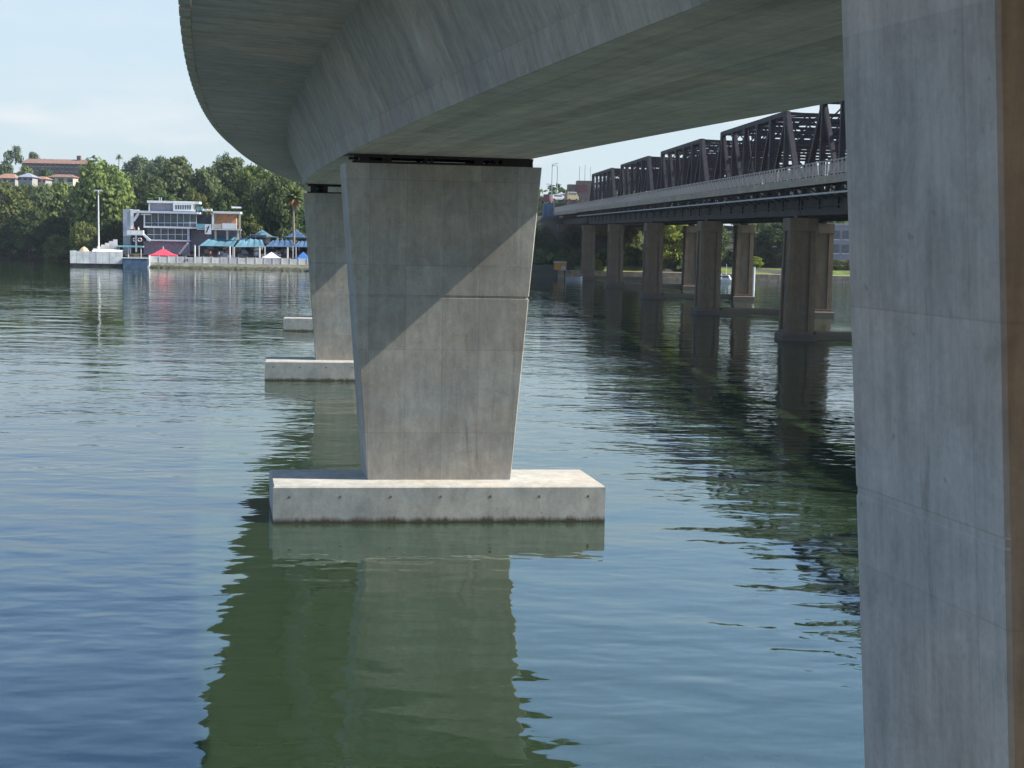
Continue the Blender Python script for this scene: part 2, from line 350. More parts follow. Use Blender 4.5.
# unseen bank behind the camera, added to darken and warm the pier fronts
g = MB(); g.closed = False; bx = list(range(-240, 241, 8)); by = [-7, -9, -12, -16, -22, -30, -45, -70, -120, -240]; bz = [-1.2, .6, 2.2, 3.6, 5.2, 6.6, 8.5, 10, 12, 14]
g.v = [(x, y+1.2*math.sin(x*.31)+.8*math.sin(x*.83+1), z+(.35*math.sin(x*.47+y) if z > 0 else 0)) for y, z in zip(by, bz) for x in bx]
for j in range(len(by)-1):
    for i in range(len(bx)-1): n_ = len(bx); g.f.append([j*n_+i, (j+1)*n_+i, (j+1)*n_+i+1, j*n_+i+1]); g.uv.append([(0, 0)]*4)
tag(g.build('unseen_bank', MATS['sandstone'], smooth=True), kind='structure')

# ------------------------------------------------------------------ the new bridge
BX, BY, TH0, K0, K2 = -2.6468, 49.770, -11.7515, .07781, -.0002854
def heading(s):
    if s < 62: return TH0+K0*s+K2*s*s
    h62 = TH0+K0*62+K2*62*62
    return h62+(s-62)*.052
DS = .5
_tab = {0: (BX, BY)}
x, y = BX, BY
for i in range(0, 700):
    h = R(heading((i+.5)*DS)); x += math.sin(h)*DS; y += math.cos(h)*DS; _tab[i+1] = (x, y)
x, y = BX, BY
for i in range(0, -260, -1):
    h = R(heading((i-.5)*DS)); x -= math.sin(h)*DS; y -= math.cos(h)*DS; _tab[i-1] = (x, y)
def arc(s, off):
    i = math.floor(s/DS); f = s/DS-i; a, b = _tab[i], _tab[i+1]
    h = R(heading(s)); return a[0]+(b[0]-a[0])*f+off*math.cos(h), a[1]+(b[1]-a[1])*f-off*math.sin(h)
ZS, GR, GQ = 12.5765, .0041, .0000789
def zsof(s): t = min(max(s, -60), 60); return ZS+GR*s+GQ*t*t
def dp(s, off, hh):
    x, y = arc(s, off); return (x, y, zsof(s)-.005*off+hh)
S0, S1 = -100, 300
def strip(prof, name, mt, parent, swap=False):
    """skin one face of the cross-section along the curve; uv in metres (along, across)"""
    b = MB(); b.closed = False; st = np.arange(S0, S1+.1, 2.0)
    acc = [0]
    for (a, c) in zip(prof, prof[1:]): acc.append(acc[-1]+math.hypot(c[0]-a[0], c[1]-a[1]))
    for s0, s1 in zip(st, st[1:]):
        for k in range(len(prof)-1):
            p = [dp(s0, *prof[k]), dp(s0, *prof[k+1]), dp(s1, *prof[k+1]), dp(s1, *prof[k])]
            uv = [(s0, acc[k]), (s0, acc[k+1]), (s1, acc[k+1]), (s1, acc[k])]
            if swap: p.reverse(); uv.reverse()
            b.face(p, uv)
    return b.build(name, mt, parent)
HW = 3.16; AW = 4.38; HH = 2.79; AT = 8.56
deck = tag(empty('bridge_deck', (BX, BY, 0)), 'curving concrete box girder deck of the new bridge passing overhead', 'bridge')
def dchild(o): o.parent = deck; o.matrix_parent_inverse = Matrix.Translation((-BX, -BY, 0)); return o
dchild(strip([(-HW, 0), (HW, 0)], 'soffit', MATS['soffit_concrete'], None, True))
for sg, nm in ((-1, 'web'), (1, 'web')):
    dchild(strip([(sg*HW, 0), (sg*(HW+.03), .09), (sg*(HW+.16), .50), (sg*(HW+.135), .52), (sg*AW, HH)], nm, MATS['web_concrete'], None, sg > 0))
    dchild(strip([(sg*AW, HH), (sg*(AW+1.2), HH+.06), (sg*(AT-.295), HH+.15), (sg*(AT-.295), HH+.46)], 'cantilever_slab', MATS['wing_concrete'], None, sg > 0))
dchild(strip([(AT-.295, HH+.46), (-AT+.295, HH+.46)], 'road_surface', MATS['bitumen'], None, True))
pm = MB(); pm.box(-.14, .14, -.99, .99, .10, 1.25); pm.box(-.16, .135, -.98, .15, .0, .0995)
pme = pm.mesh('edge_panel', MATS['panel_concrete'])
for sg in (-1, 1):
    for i in range(105):
        s = -46+i*2.0
        x, y, z = dp(s, sg*(AT-.15), HH+.10)
        o = share('edge_panel', pme, None, (x, y, z), -R(heading(s))+(math.pi if sg > 0 else 0)); dchild(o)
    # steel hand rail along the parapet
    b = MB()
    for s in np.arange(-46, 160, 3.0): b.bar(dp(s, sg*(AT-.15), HH+1.62), dp(s+3, sg*(AT-.15), HH+1.62), .07); b.bar(dp(s, sg*(AT-.15), HH+1.3), dp(s, sg*(AT-.15), HH+1.6), .06)
    dchild(b.build('hand_rail', MATS['grey_metal']))

PHI = R(7.31); RV = Vector((math.cos(PHI), math.sin(PHI), 0))
CAPL, CAPW, CAPD, CAPH, CAPF = -5.863, 11.481, 3.51, 1.263, 1.283
PB, PT, TP = 5.07, 6.805, 2.34
def make_pier(s, label, gap=.30, near=False):
    px_, py_ = arc(s, .164); h = R(heading(s)); fw = Vector((math.sin(h), math.cos(h), 0))
    root = tag(empty('bridge_pier', (px_, py_, 0)), label, 'pier', 'piers of the new concrete bridge')
    zt = zsof(s)-gap
    def q(u, v, z): p = RV*u+fw*v; return (p.x, p.y, z)
    # pile cap, bevelled arrises
    cb = MB(); e = .05; u0, u1, v0, v1 = CAPL, CAPL+CAPW, -CAPF, CAPD-CAPF
    ring = lambda a, z: [q(u0+a, v0+a, z), q(u1-a, v0+a, z), q(u1-a, v1-a, z), q(u0+a, v1-a, z)]
    cb.loft([ring(0, -1.5), ring(0, .12), ring(.0, .16), ring(0, CAPH-e), ring(e, CAPH)]); cap = cb.build('pile_cap', MATS['cap_concrete'], root)
    # tapered wall shaft with chamfered corners and grooved lift joints
    sb = MB(); rings = []
    def ringz(z, inset=0.0):
        f = (z-CAPH)/(zt-CAPH); w = (PB+(PT-PB)*f)/2-inset; c = .03; a, b_ = inset, TP-inset
        return [q(-w+c, a, z), q(w-c, a, z), q(w, a+c, z), q(w, b_-c, z), q(w-c, b_, z), q(-w+c, b_, z), q(-w, b_-c, z), q(-w, a+c, z)]
    zs = [(CAPH-.01, 0)]
    for zj, dep in ((7.73, .008 if near else .03),):
        zs += [(zj-.05, 0), (zj-.03, dep), (zj+.03, dep), (zj+.05, 0)]
    zs += [(zt, 0)]
    sb.loft([ringz(z, d) for z, d in zs])
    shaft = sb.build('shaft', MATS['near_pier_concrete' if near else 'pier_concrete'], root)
    # bearing assembly: two pot bearings between steel guide beams, with gaps one can see through
    g_ = .02
    for y0 in (.12, TP-.42):
        bb = MB()
        bb.hexa([q(-PT/2+.25, y0, zt+.003), q(HW-.05, y0, zt+.003), q(HW-.05, y0+.3, zt+.003), q(-PT/2+.25, y0+.3, zt+.003)], [q(-PT/2+.25, y0, zt+.085), q(HW-.05, y0, zt+.085), q(HW-.05, y0+.3, zt+.085), q(-PT/2+.25, y0+.3, zt+.085)])
        bb.build('guide_beam', MATS['bearing_steel'], root)
        b2 = MB()
        b2.hexa([q(-HW+.05, y0, zt+gap-.10), q(HW-.04, y0, zt+gap-.10), q(HW-.04, y0+.3, zt+gap-.10), q(-HW+.05, y0+.3, zt+gap-.10)], [q(-HW+.05, y0, zt+gap-.012), q(HW-.04, y0, zt+gap-.012), q(HW-.04, y0+.3, zt+gap-.012), q(-HW+.05, y0+.3, zt+gap-.012)])
        b2.build('guide_beam', MATS['bearing_steel'], root)
        for u, w_ in ((-2.75, .34), (-1.95, .3), (-.62, .12), (-.42, .1), (1.22, .3), (1.85, .12), (2.55, 1.05), (3.06, .1)):
            b3 = MB(); b3.hexa([q(u-w_/2, y0+.02, zt+.085), q(u+w_/2, y0+.02, zt+.085), q(u+w_/2, y0+.28, zt+.085), q(u-w_/2, y0+.28, zt+.085)], [q(u-w_/2, y0+.02, zt+gap-.1), q(u+w_/2, y0+.02, zt+gap-.1), q(u+w_/2, y0+.28, zt+gap-.1), q(u-w_/2, y0+.28, zt+gap-.1)])
            b3.build('packer', MATS['bearing_steel'], root)
    for u in (-2.2, 2.2):
        p = q(u, TP/2, 0); b4 = MB(); b4.tube((p[0], p[1], zt+.003), (p[0], p[1], zt+gap-.012), .42, n=20); b4.build('pot_bearing', MATS['bearing_steel'], root, True)
    # lifting sockets cast into the face of the cap
    for i in range(7):
        u = CAPL+.55+i*1.72; sk = MB(); p = Vector(q(u, -CAPF-.003, CAPH-.37)); sk.tube(p, p+fw*.05, .05, n=10); sk.build('socket_hole', MATS['rock'], root)
    return root
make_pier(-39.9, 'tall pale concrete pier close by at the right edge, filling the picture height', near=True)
make_pier(0, 'tapered concrete pier in the middle, half in the shade of the deck')
make_pier(46.3, 'second tapered pier, mostly hidden behind the middle one', gap=.6)
make_pier(92.6, 'farthest visible concrete pier of the new bridge, only its pile cap showing')

# ------------------------------------------------------------------ the old truss bridge
OA = R(3.853); AX = Vector((-math.sin(OA), math.cos(OA), 0)); EX = Vector((math.cos(OA), math.sin(OA), 0))
DP = [95.0, 139.2, 183.2, 227.4, 271.6, 315.5, 6.6, 50.8]
def opos(L, D): p = EX*L+AX*D; return (p.x, p.y, 0)
L1, L2 = 37.5, 52.1
SPAN = 44.1
zb, zt_ = 14.05, 22.7
RAIL = []
def make_span():
    root = empty('truss_span')
    P = MATS['truss_paint']; n = 7; pl = SPAN/n; ends = .5
    ny = [ends+(SPAN-2*ends)*i/n for i in range(n+1)]
    for x in (0, L2-L1):
        for a, b in (((x, ny[1], zt_), (x, ny[n-1], zt_)),):
            MB().bar(a, b, .55, .5).build('top_chord', P, root)
        MB().bar((x, ny[0], zb), (x, ny[n], zb), .5, .55).build('bottom_chord', P, root)
        MB().bar((x, ny[0], zb), (x, ny[1], zt_), .5, .5).build('end_post', P, root)
        MB().bar((x, ny[n], zb), (x, ny[n-1], zt_), .5, .5).build('end_post', P, root)
        for i in range(1, n): MB().bar((x, ny[i], zb+.27), (x, ny[i], zt_-.25), .5, .46).build('vertical', P, root)
        for i in range(1, n-1):
            a, b = ((i, i+1) if i < n/2-.5 else (i+1, i))
            if i == 3:
                MB().bar((x-.1, ny[3], zt_), (x-.1, ny[4], zb), .12, .3).build('diagonal', P, root); MB().bar((x+.1, ny[4], zt_), (x+.1, ny[3], zb), .12, .3).build('diagonal', P, root)
            else: MB().bar((x, ny[a], zt_), (x, ny[b], zb), .36, .42).build('diagonal', P, root)
        for i in range(1, n):
            MB().box(x-.3, x-.26, ny[i]-.6, ny[i]+.6, zt_-.75, zt_+.2).build('gusset', P, root); MB().box(x-.3, x-.26, ny[i]-.6, ny[i]+.6, zb-.2, zb+.8).build('gusset', P, root)
    wd = L2-L1
    for i in range(1, n):                     # portal and sway frames overhead
        f = MB()
        f.bar((.3, ny[i], zt_-.05), (wd-.3, ny[i], zt_-.05), .3, .3); f.bar((.3, ny[i], zt_-1.9), (wd-.3, ny[i], zt_-1.9), .3, .3); f.bar((.3, ny[i], zt_-3.0), (wd-.3, ny[i], zt_-3.0), .26, .26)
        for k in range(8):
            u0, u1 = .3+(wd-.6)*k/8, .3+(wd-.6)*(k+1)/8
            f.bar((u0, ny[i], zt_-(.1 if k % 2 else 1.9)), (u1, ny[i], zt_-(1.9 if k % 2 else .1)), .14, .14)
        f.bar((.3, ny[i], zt_-3.6), (2.2, ny[i], zt_-1.9), .2, .2); f.bar((wd-.3, ny[i], zt_-3.6), (wd-2.2, ny[i], zt_-1.9), .2, .2)
        f.build('sway_frame' if 1 < i < n-1 else 'portal_frame', P, root)
    for i in range(1, n-1):
        lb = MB(); lb.bar((0, ny[i], zt_+.1), (wd, ny[i+1], zt_+.1), .16, .16); lb.bar((wd, ny[i], zt_+.14), (0, ny[i+1], zt_+.14), .16, .16); lb.build('lateral_brace', P, root)
        st_ = MB()
        for u in (3.6, 7.3, 11): st_.bar((u, ny[i], zt_-.35), (u, ny[i+1], zt_-.35), .3, .34)
        st_.build('top_strut', P, root)
    G = MATS['girder_paint']
    for i in range(n+1): MB().bar((-.2, min(max(ny[i], .35), SPAN-.35), zb-.75), (wd+.2, min(max(ny[i], .35), SPAN-.35), zb-.75), .4, 1.0).build('floor_beam', G, root)
    for x in (2.6, 5.2, 8, 10.8, 13.4): MB().box(x-.15, x+.15, .1, SPAN-.1, zb-.55, zb+.05).build('stringer', G, root)
    for x in (0, wd):                       # deep outside girders with flanges
        gb = MB(); gb.box(x-.06, x+.06, .05, SPAN-.05, zb-1.75, zb-.29)
        gb.box(x-.3, x+.3, .05, SPAN-.05, zb-.29, zb-.276); gb.box(x-.32, x+.32, .05, SPAN-.05, zb-1.80, zb-1.751)
        gb.box(x-.22, x+.22, .05, SPAN-.05, zb-1.02, zb-.9)
        gb.build('edge_girder', G, root)
    MB().box(.9, wd-.9, .03, SPAN-.03, zb+.06, zb+.34).build('road_slab', MATS['bitumen'], root)
    # footways hung outside the trusses
    for sg, x0 in ((-1, -.5), (1, wd+.5)):
        xo = x0+sg*2.1
        a, b = sorted((x0, xo))
        MB().box(a, b, .02, SPAN-.02, 14.98, 15.25).build('footway_slab', MATS['footway_concrete'], root)
        ob = sorted((xo, xo+sg*.18)); MB().box(ob[0], ob[1], .02, SPAN-.02, 14.75, 15.42).build('edge_beam', MATS['footway_concrete'], root)
        for i in range(15):
            yb = .6+i*(SPAN-1.2)/14
            br = MB(); br.bar((x0+sg*-.2, yb, 14.87), (xo, yb, 14.87), .12, .22); br.bar((x0-sg*.2, yb, 13.7), (xo-sg*.2, yb, 14.78), .12, .14)
            br.bar((xo-sg*.05, yb, 13.95), (xo-sg*.05, yb, 14.78), .09, .09)
            br.build('bracket', G, root)
        MB().bar((xo-sg*.05, .02, 13.95), (xo-sg*.05, SPAN-.02, 13.95), .16, .14).build('service_pipe', MATS['grey_metal'], root)
        rp = MB(); bay = (SPAN-.1)/20
        rp.bar((0, 0, 1.24), (0, bay, 1.24), .10, .08); rp.bar((0, 0, .16), (0, bay, .16), .07, .07); rp.bar((0, 0, .95), (0, bay, .95), .06, .05)
        rp.box(-.07, .07, -.07, .07, 0, 1.32)
        for k in range(1, 8): rp.box(-.02, .02, bay*k/8-.035, bay*k/8+.035, .2, .93)
        rp.box(-.05, .05, bay/2-.05, bay/2+.05, 0, 1.2)
        me = rp.mesh('railing_panel', MATS['rail_paint']); RAIL.append(me)
        for k in range(20): share('railing_panel', me, root, (xo+sg*.08, .05+.07+k*bay*.997, 15.42))
    return root
span0 = make_span()
KIDS[span0.name] = list(span0.children)
labs = ['nearest dark steel truss span, running behind the tall pier at right', 'dark steel truss span second from the right, most of it in view', 'third dark truss span of the old bridge, counted from the right', 'fourth dark truss span, small, next to the last one', 'farthest dark truss span, joining the far bank at the left', 'dark truss span abreast of the camera, outside the picture to the right', 'dark truss span just outside the picture to the right of the tall pier']
for i in range(7):
    o = span0 if i == 0 else copy_tree(span0)
    if i == 0: pass
    tag(o, labs[i], 'truss span', 'truss spans of the old steel bridge')
    o.location = opos(L1, DP[i if i < 5 else i+1]+.05); o.rotation_euler = (0, 0, OA)
def make_old_pier():
    root = empty('old_pier'); M = MATS['old_concrete']; top = 12.0
    for x in (0, L2-L1):
        cb = MB(); a = 1.55
        def ring(h, z, p=.0):
            # square shaft with recessed panel on every face
            r_ = [];  q = h*.55
            for (sx, sy) in ((-1, -1), (1, -1), (1, 1), (-1, 1)):
                pass
            return [(x-h, -h, z), (x-q, -h, z), (x-q, -h+p, z), (x+q, -h+p, z), (x+q, -h, z), (x+h, -h, z), (x+h, -q, z), (x+h-p, -q, z), (x+h-p, q, z), (x+h, q, z), (x+h, h, z), (x+q, h, z), (x+q, h-p, z), (x-q, h-p, z), (x-q, h, z), (x-h, h, z), (x-h, q, z), (x-h+p, q, z), (x-h+p, -q, z), (x-h, -q, z)]
        cb.loft([ring(1.44, .6, 0), ring(1.44, .95, 0), ring(1.42, 1.0, .2), ring(1.33, top-1.3, .2)], cap=True); cb.build('column', M, root)
        hb = MB(); s = 1.36
        hb.loft([[(x-s, -s, top-1.3), (x+s, -s, top-1.3), (x+s, s, top-1.3), (x-s, s, top-1.3)], [(x-s-.04, -s-.04, top-1.2), (x+s+.04, -s-.04, top-1.2), (x+s+.04, s+.04, top-1.2), (x-s-.04, s+.04, top-1.2)], [(x-s-.04, -s-.04, top), (x+s+.04, -s-.04, top), (x+s+.04, s+.04, top), (x-s-.04, s+.04, top)]]); hb.build('column_head', M, root)
        fb = MB(); s = 1.72; fb.loft([[(x-s, -s, -2), (x+s, -s, -2), (x+s, s, -2), (x-s, s, -2)], [(x-s, -s, .55), (x+s, -s, .55), (x+s, s, .55), (x-s, s, .55)], [(x-s+.15, -s+.15, .66), (x+s-.15, -s+.15, .66), (x+s-.15, s-.15, .66), (x-s+.15, s-.15, .66)]]); fb.build('footing', M, root)
        MB().box(x-.5, x+.5, -.7, .7, top+.002, 12.24).build('bearing', MATS['bearing_steel'], root)
    MB().box(1.73, L2-L1-1.73, -.8, .8, .05, .85).build('tie_beam', M, root)
    return root
op0 = make_old_pier(); KIDS[op0.name] = list(op0.children)
plabs = ['old brown twin-column pier hidden behind the tall pier at right', 'nearest brown twin-column pier of the truss bridge, in view beside the tall pier', 'second brown twin-column pier of the truss bridge from the right', 'third brown twin-column pier, beside the bright green tree', 'fourth brown twin-column pier from the right', 'farthest brown twin-column pier, by the orange hut at the bank', 'brown twin-column pier abreast of the camera, outside the picture', 'brown twin-column pier just outside the picture at the right']
for i in range(8):
    o = op0 if i == 0 else copy_tree(op0)
    tag(o, plabs[i], 'pier', 'twin-column piers of the truss bridge'); o.location = opos(L1, DP[i]); o.rotation_euler = (0, 0, OA)

# approach deck and abutment on the far bank
ab = tag(empty('bridge_abutment', opos(L1, DP[5]+.3), OA), 'dark abutment and approach deck where the truss bridge meets the bank', 'abutment')
MB().box(-.4, 17.4, .1, 52, 12.4, 14.75).build('approach_slab', MATS['girder_paint'], ab)
MB().box(-2.6, 18.6, .1, 52, 14.76, 14.955).build('footway_slab', MATS['footway_concrete'], ab)
for x0 in (-2.8, 18.5):
    MB().box(x0, x0+.18, .1, 52, 14.6, 15.42).build('edge_beam', MATS['footway_concrete'], ab)
    for k in range(23): share('railing_panel', RAIL[0], ab, (x0+.09, .15+k*2.2, 15.42))
    for k in range(4): MB().box(x0, x0+.3, 52.1+k*6, 58.0+k*6, 14.96, 16.7).build('parapet', MATS['sandstone'], ab)
for k in range(16): b = MB(); b.bar((-.5, 1+k*3.2, 14.6), (-2.6, 1+k*3.2, 14.68), .12, .2); b.bar((-.5, 1+k*3.2, 13.6), (-2.4, 1+k*3.2, 14.55), .12, .14); b.build('bracket', MATS['girder_paint'], ab)
MB().box(-2.4, 18.4, .1, 72, 14.96, 15.1).build('road_slab', MATS['bitumen'], ab)
MB().box(-2.2, 18.2, 48, 70, 0, 12.39).build('abutment_wall', MATS['old_concrete'], ab)

# ------------------------------------------------------------------ trees
def crown_mesh(seed, n_lump, n_leaf, shape, leaf=.034, gap=.25, name='crown'):
    """unit crown, base z=0 top z=1, width about 1: leaf sprays gathered in clumps on an uneven frame"""
    q = random.Random(seed); V = []; Fc = []
    lumps = []
    for i in range(n_lump):
        for _ in range(40):
            z = q.uniform(.08, .95); rr = shape(z)*.5; a = q.uniform(0, 2*math.pi); d = rr*math.sqrt(q.uniform(.25, 1))
            r = q.uniform(.06, .15)*(1.15 if z < .7 else .9)
            c = Vector((math.cos(a)*d*.86, math.sin(a)*d*.86, z*.92+.03))
            if all((c-p).length > .55*min(r, pr) for p, pr in lumps): lumps.append((c, r)); break
    for c, r in lumps:
        k = int(n_leaf*r*r/sum(pr*pr for _, pr in lumps))
        for _ in range(k):
            while True:
                d = Vector((q.gauss(0, 1), q.gauss(0, 1), q.gauss(0, 1)))
                if d.length > .01: break
            d.normalize()
            if d.z < -.3 and q.random() < .6: d.z = abs(d.z)
            p = c+Vector((d.x*r*1.15, d.y*r*1.15, d.z*r*.8))*(q.uniform(.55, 1.12) if q.random() < .75 else q.uniform(.9, 1.45))
            nrm = (d+Vector((q.gauss(0, .45), q.gauss(0, .45), q.gauss(0, .45)+.25))).normalized()
            t = nrm.cross(Vector((q.gauss(0, 1), q.gauss(0, 1), q.gauss(0, 1)))).normalized(); b_ = nrm.cross(t)
            s = leaf*q.uniform(.5, 1.25); w_ = s*q.uniform(.45, .8)
            i = len(V); V += [p-t*s, p+b_*w_-t*.1*s, p+t*s+nrm*s*.15, p-b_*w_]; Fc.append((i, i+1, i+2, i+3))
    me = bpy.data.meshes.new(name); me.from_pydata([tuple(v) for v in V], [], Fc); me.materials.append(MATS['leaves']); return me
SH = {
 'round': lambda z: math.sqrt(max(.02, 1-(2*z-1.0)**2))*1.0,
 'dome': lambda z: math.sqrt(max(.02, 1-(z*1.0)**2)) if z > .25 else .75+z,
 'tall': lambda z: (.55+.45*math.sin(math.pi*min(1, z*1.15)))*(1 if z < .8 else 1.2-.5*(z-.8)/.2*1.2),
 'loose': lambda z: .6+.4*math.sin(math.pi*z),
}
CROWNS = {k_: [crown_mesh(sd_+j, nl, nf, SH[k_]) for j in range(3)] for k_, sd_, nl, nf in (('round', 11, 60, 7000), ('dome', 21, 75, 8000), ('tall', 31, 75, 8000), ('loose', 41, 34, 3600))}
def trunk_mesh(seed):
    q = random.Random(seed); b = MB(); p = Vector((0, 0, -.02)); r = .028
    for i in range(4):
        n_ = p+Vector((q.uniform(-.025, .025), q.uniform(-.025, .025), .16)); b.tube(p, n_, r, r*.8, 7); p = n_; r *= .8
        if i >= 1:
            for _ in range(2):
                a = q.uniform(0, 6.28); e_ = p+Vector((math.cos(a)*.24, math.sin(a)*.24, q.uniform(.12, .26))); b.tube(p, e_, r*.7, r*.25, 6)
    return b.mesh('trunk', MATS['bark'])
TRUNKS = [trunk_mesh(1), trunk_mesh(2)]
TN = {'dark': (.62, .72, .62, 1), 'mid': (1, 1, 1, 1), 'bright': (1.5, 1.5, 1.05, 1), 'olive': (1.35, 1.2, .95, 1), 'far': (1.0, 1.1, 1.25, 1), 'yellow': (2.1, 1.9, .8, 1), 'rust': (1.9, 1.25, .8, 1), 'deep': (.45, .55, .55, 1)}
TREE_N = [0]
def tree(px, top, Y, wpx, kind, tone, label, base=None, group=None, cat='tree', name='tree', low=.12):
    """a tree whose crown top shows at pixel (px, top), standing on the terrain at distance Y"""
    TREE_N[0] += 1; i = TREE_N[0]
    t = at(px, top, Y); gz = terrain(t.x, Y) if base is None else base
    hgt = max(1.2, t.z-gz); wd = wpx*Y/F_PX
    root = empty(name, (t.x, Y, gz-.15), i*2.4)
    cr_ = share('crown', CROWNS[kind][i % 3], root, (0, 0, hgt*low)); cr_.scale = (wd, wd, hgt*(1-low)+.15)
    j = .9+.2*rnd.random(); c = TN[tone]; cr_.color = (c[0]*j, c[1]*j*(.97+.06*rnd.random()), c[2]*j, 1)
    tk = share('trunk', TRUNKS[i % 2], root); tk.scale = (hgt, hgt, hgt)
    return tag(root, label, cat, group)

GL, GR2 = 'trees on the left hillside', 'trees along the right bank'
T = [
 # far skyline, left to right
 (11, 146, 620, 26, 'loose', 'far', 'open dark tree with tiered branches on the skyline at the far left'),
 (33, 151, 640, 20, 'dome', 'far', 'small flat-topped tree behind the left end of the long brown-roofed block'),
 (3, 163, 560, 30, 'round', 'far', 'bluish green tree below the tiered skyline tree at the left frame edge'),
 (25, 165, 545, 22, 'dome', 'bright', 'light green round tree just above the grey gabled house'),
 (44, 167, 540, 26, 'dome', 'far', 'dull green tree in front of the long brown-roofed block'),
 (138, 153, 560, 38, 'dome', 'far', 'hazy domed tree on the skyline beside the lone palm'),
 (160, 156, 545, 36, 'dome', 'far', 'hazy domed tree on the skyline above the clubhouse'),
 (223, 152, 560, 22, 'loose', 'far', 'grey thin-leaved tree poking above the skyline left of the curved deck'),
 # big trees behind the clubhouse
 (102, 157, 372, 62, 'tall', 'bright', 'tallest light green tree standing behind the white lamp mast'),
 (148, 172, 400, 44, 'round', 'mid', 'rounded green tree rising directly behind the clubhouse left end'),
 (178, 155, 415, 50, 'dome', 'mid', 'broad domed tree behind the clubhouse roof penthouse'),
 (205, 162, 392, 44, 'dome', 'mid', 'spreading tree behind the right half of the clubhouse'),
 (199, 188, 368, 30, 'loose', 'olive', 'thin olive tree leaning just behind the penthouse roof'),
 (232, 156, 420, 56, 'dome', 'mid', 'wide fig tree on the slope with its top touching the sky'),
 (256, 160, 410, 46, 'dome', 'bright', 'sunlit fig tree under the edge of the curved deck'),
 (262, 180, 384, 36, 'dome', 'mid', 'dense round tree above the teal shade tents'),
 (281, 172, 380, 40, 'dome', 'mid', 'dark green tree beneath the tip of the curved deck'),
 (255, 204, 378, 24, 'round', 'bright', 'bright green small tree right of the orange terrace room'),
 (250, 214, 376, 26, 'round', 'olive', 'olive bush at the right end of the clubhouse'),
 (282, 206, 380, 30, 'round', 'dark', 'dark bushy tree left of the shaggy palm'),
 (225, 190, 376, 34, 'round', 'dark', 'dark tree in the shade right above the clubhouse right wing'),
 (160, 190, 370, 60, 'dome', 'dark', 'dark low tree wrapping the back of the clubhouse'),
 # left front belt
 (8, 181, 396, 50, 'tall', 'olive', 'olive green tall tree at the left frame edge by the water'),
 (38, 182.5, 405, 44, 'dome', 'mid', 'mid green tree below the grey gabled house'),
 (60, 181, 410, 40, 'dome', 'bright', 'yellowish green tree under the long brown-roofed block'),
 (30, 208, 383, 46, 'dome', 'dark', 'dark dense tree overhanging the water at the left'),
 (24, 181, 430, 26, 'dome', 'mid', 'small mid green tree right below the orange roofed house'),
 (46, 183, 425, 26, 'round', 'bright', 'light green tree right below the second orange roof'),
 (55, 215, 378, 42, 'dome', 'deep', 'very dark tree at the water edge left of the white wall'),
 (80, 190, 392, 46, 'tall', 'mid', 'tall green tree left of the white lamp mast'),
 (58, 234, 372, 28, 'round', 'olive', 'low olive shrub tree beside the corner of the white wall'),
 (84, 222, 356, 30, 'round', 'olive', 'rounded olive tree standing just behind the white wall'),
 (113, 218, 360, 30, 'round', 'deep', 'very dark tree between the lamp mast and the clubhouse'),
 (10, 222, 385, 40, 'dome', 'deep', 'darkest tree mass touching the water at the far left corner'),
]
for (px, top, Y, w_, k_, tn, lb_) in T: tree(px, top, Y, w_, k_, tn, lb_, group=GL)
T2 = [
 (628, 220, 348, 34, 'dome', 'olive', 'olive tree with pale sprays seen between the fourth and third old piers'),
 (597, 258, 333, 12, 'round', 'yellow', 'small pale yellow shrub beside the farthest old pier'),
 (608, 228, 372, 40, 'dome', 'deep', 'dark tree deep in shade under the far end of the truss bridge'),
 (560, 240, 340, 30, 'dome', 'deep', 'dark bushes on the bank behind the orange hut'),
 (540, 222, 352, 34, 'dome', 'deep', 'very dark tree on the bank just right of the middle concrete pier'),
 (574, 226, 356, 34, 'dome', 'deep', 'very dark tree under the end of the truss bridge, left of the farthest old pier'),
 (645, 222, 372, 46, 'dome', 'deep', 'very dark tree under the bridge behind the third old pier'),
 (695, 222, 362, 40, 'dome', 'dark', 'dark tree under the bridge behind the second old pier'),
 (671, 218, 338, 46, 'tall', 'yellow', 'bright green leafy tree filling the gap right of the third old pier'),
 (712, 214, 352, 36, 'tall', 'mid', 'green tree above the moored white boats'),
 (656, 236, 338, 34, 'round', 'yellow', 'bright green bush down to the water right of the third old pier'),
 (688, 244, 341, 24, 'round', 'mid', 'green bush low on the bank left of the second old pier'),
 (632, 246, 340, 26, 'round', 'dark', 'dark bush low on the bank between the fourth and third old piers'),
 (756, 214, 372, 44, 'tall', 'mid', 'bluish green tree behind the lawn right of the white pole'),
 (755, 256, 346, 16, 'round', 'yellow', 'yellow green shrub on the lawn beside the second old pier'),
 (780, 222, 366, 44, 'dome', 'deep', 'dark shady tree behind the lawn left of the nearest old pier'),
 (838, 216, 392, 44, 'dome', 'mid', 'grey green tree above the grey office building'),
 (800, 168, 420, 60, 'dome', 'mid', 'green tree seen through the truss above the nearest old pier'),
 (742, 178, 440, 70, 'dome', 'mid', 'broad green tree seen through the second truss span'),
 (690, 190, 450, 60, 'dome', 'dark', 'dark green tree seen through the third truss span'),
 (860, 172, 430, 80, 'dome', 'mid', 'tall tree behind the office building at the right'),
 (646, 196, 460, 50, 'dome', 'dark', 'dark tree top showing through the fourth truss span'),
]
for (px, top, Y, w_, k_, tn, lb_) in T2: tree(px, top, Y, w_, k_, tn, lb_, group=GR2)
for i, (px, wpx, lb_) in enumerate(((838, 14, 'pale green shrub in front of the office building, left one of two'), (851, 16, 'rusty green shrub in front of the office building, next to the tall pier'))):
    tree(px, 259, 352, wpx*1.3, 'round', ('olive', 'rust')[i], lb_, group='shrubs by the office building', cat='shrub', name='shrub', low=0)

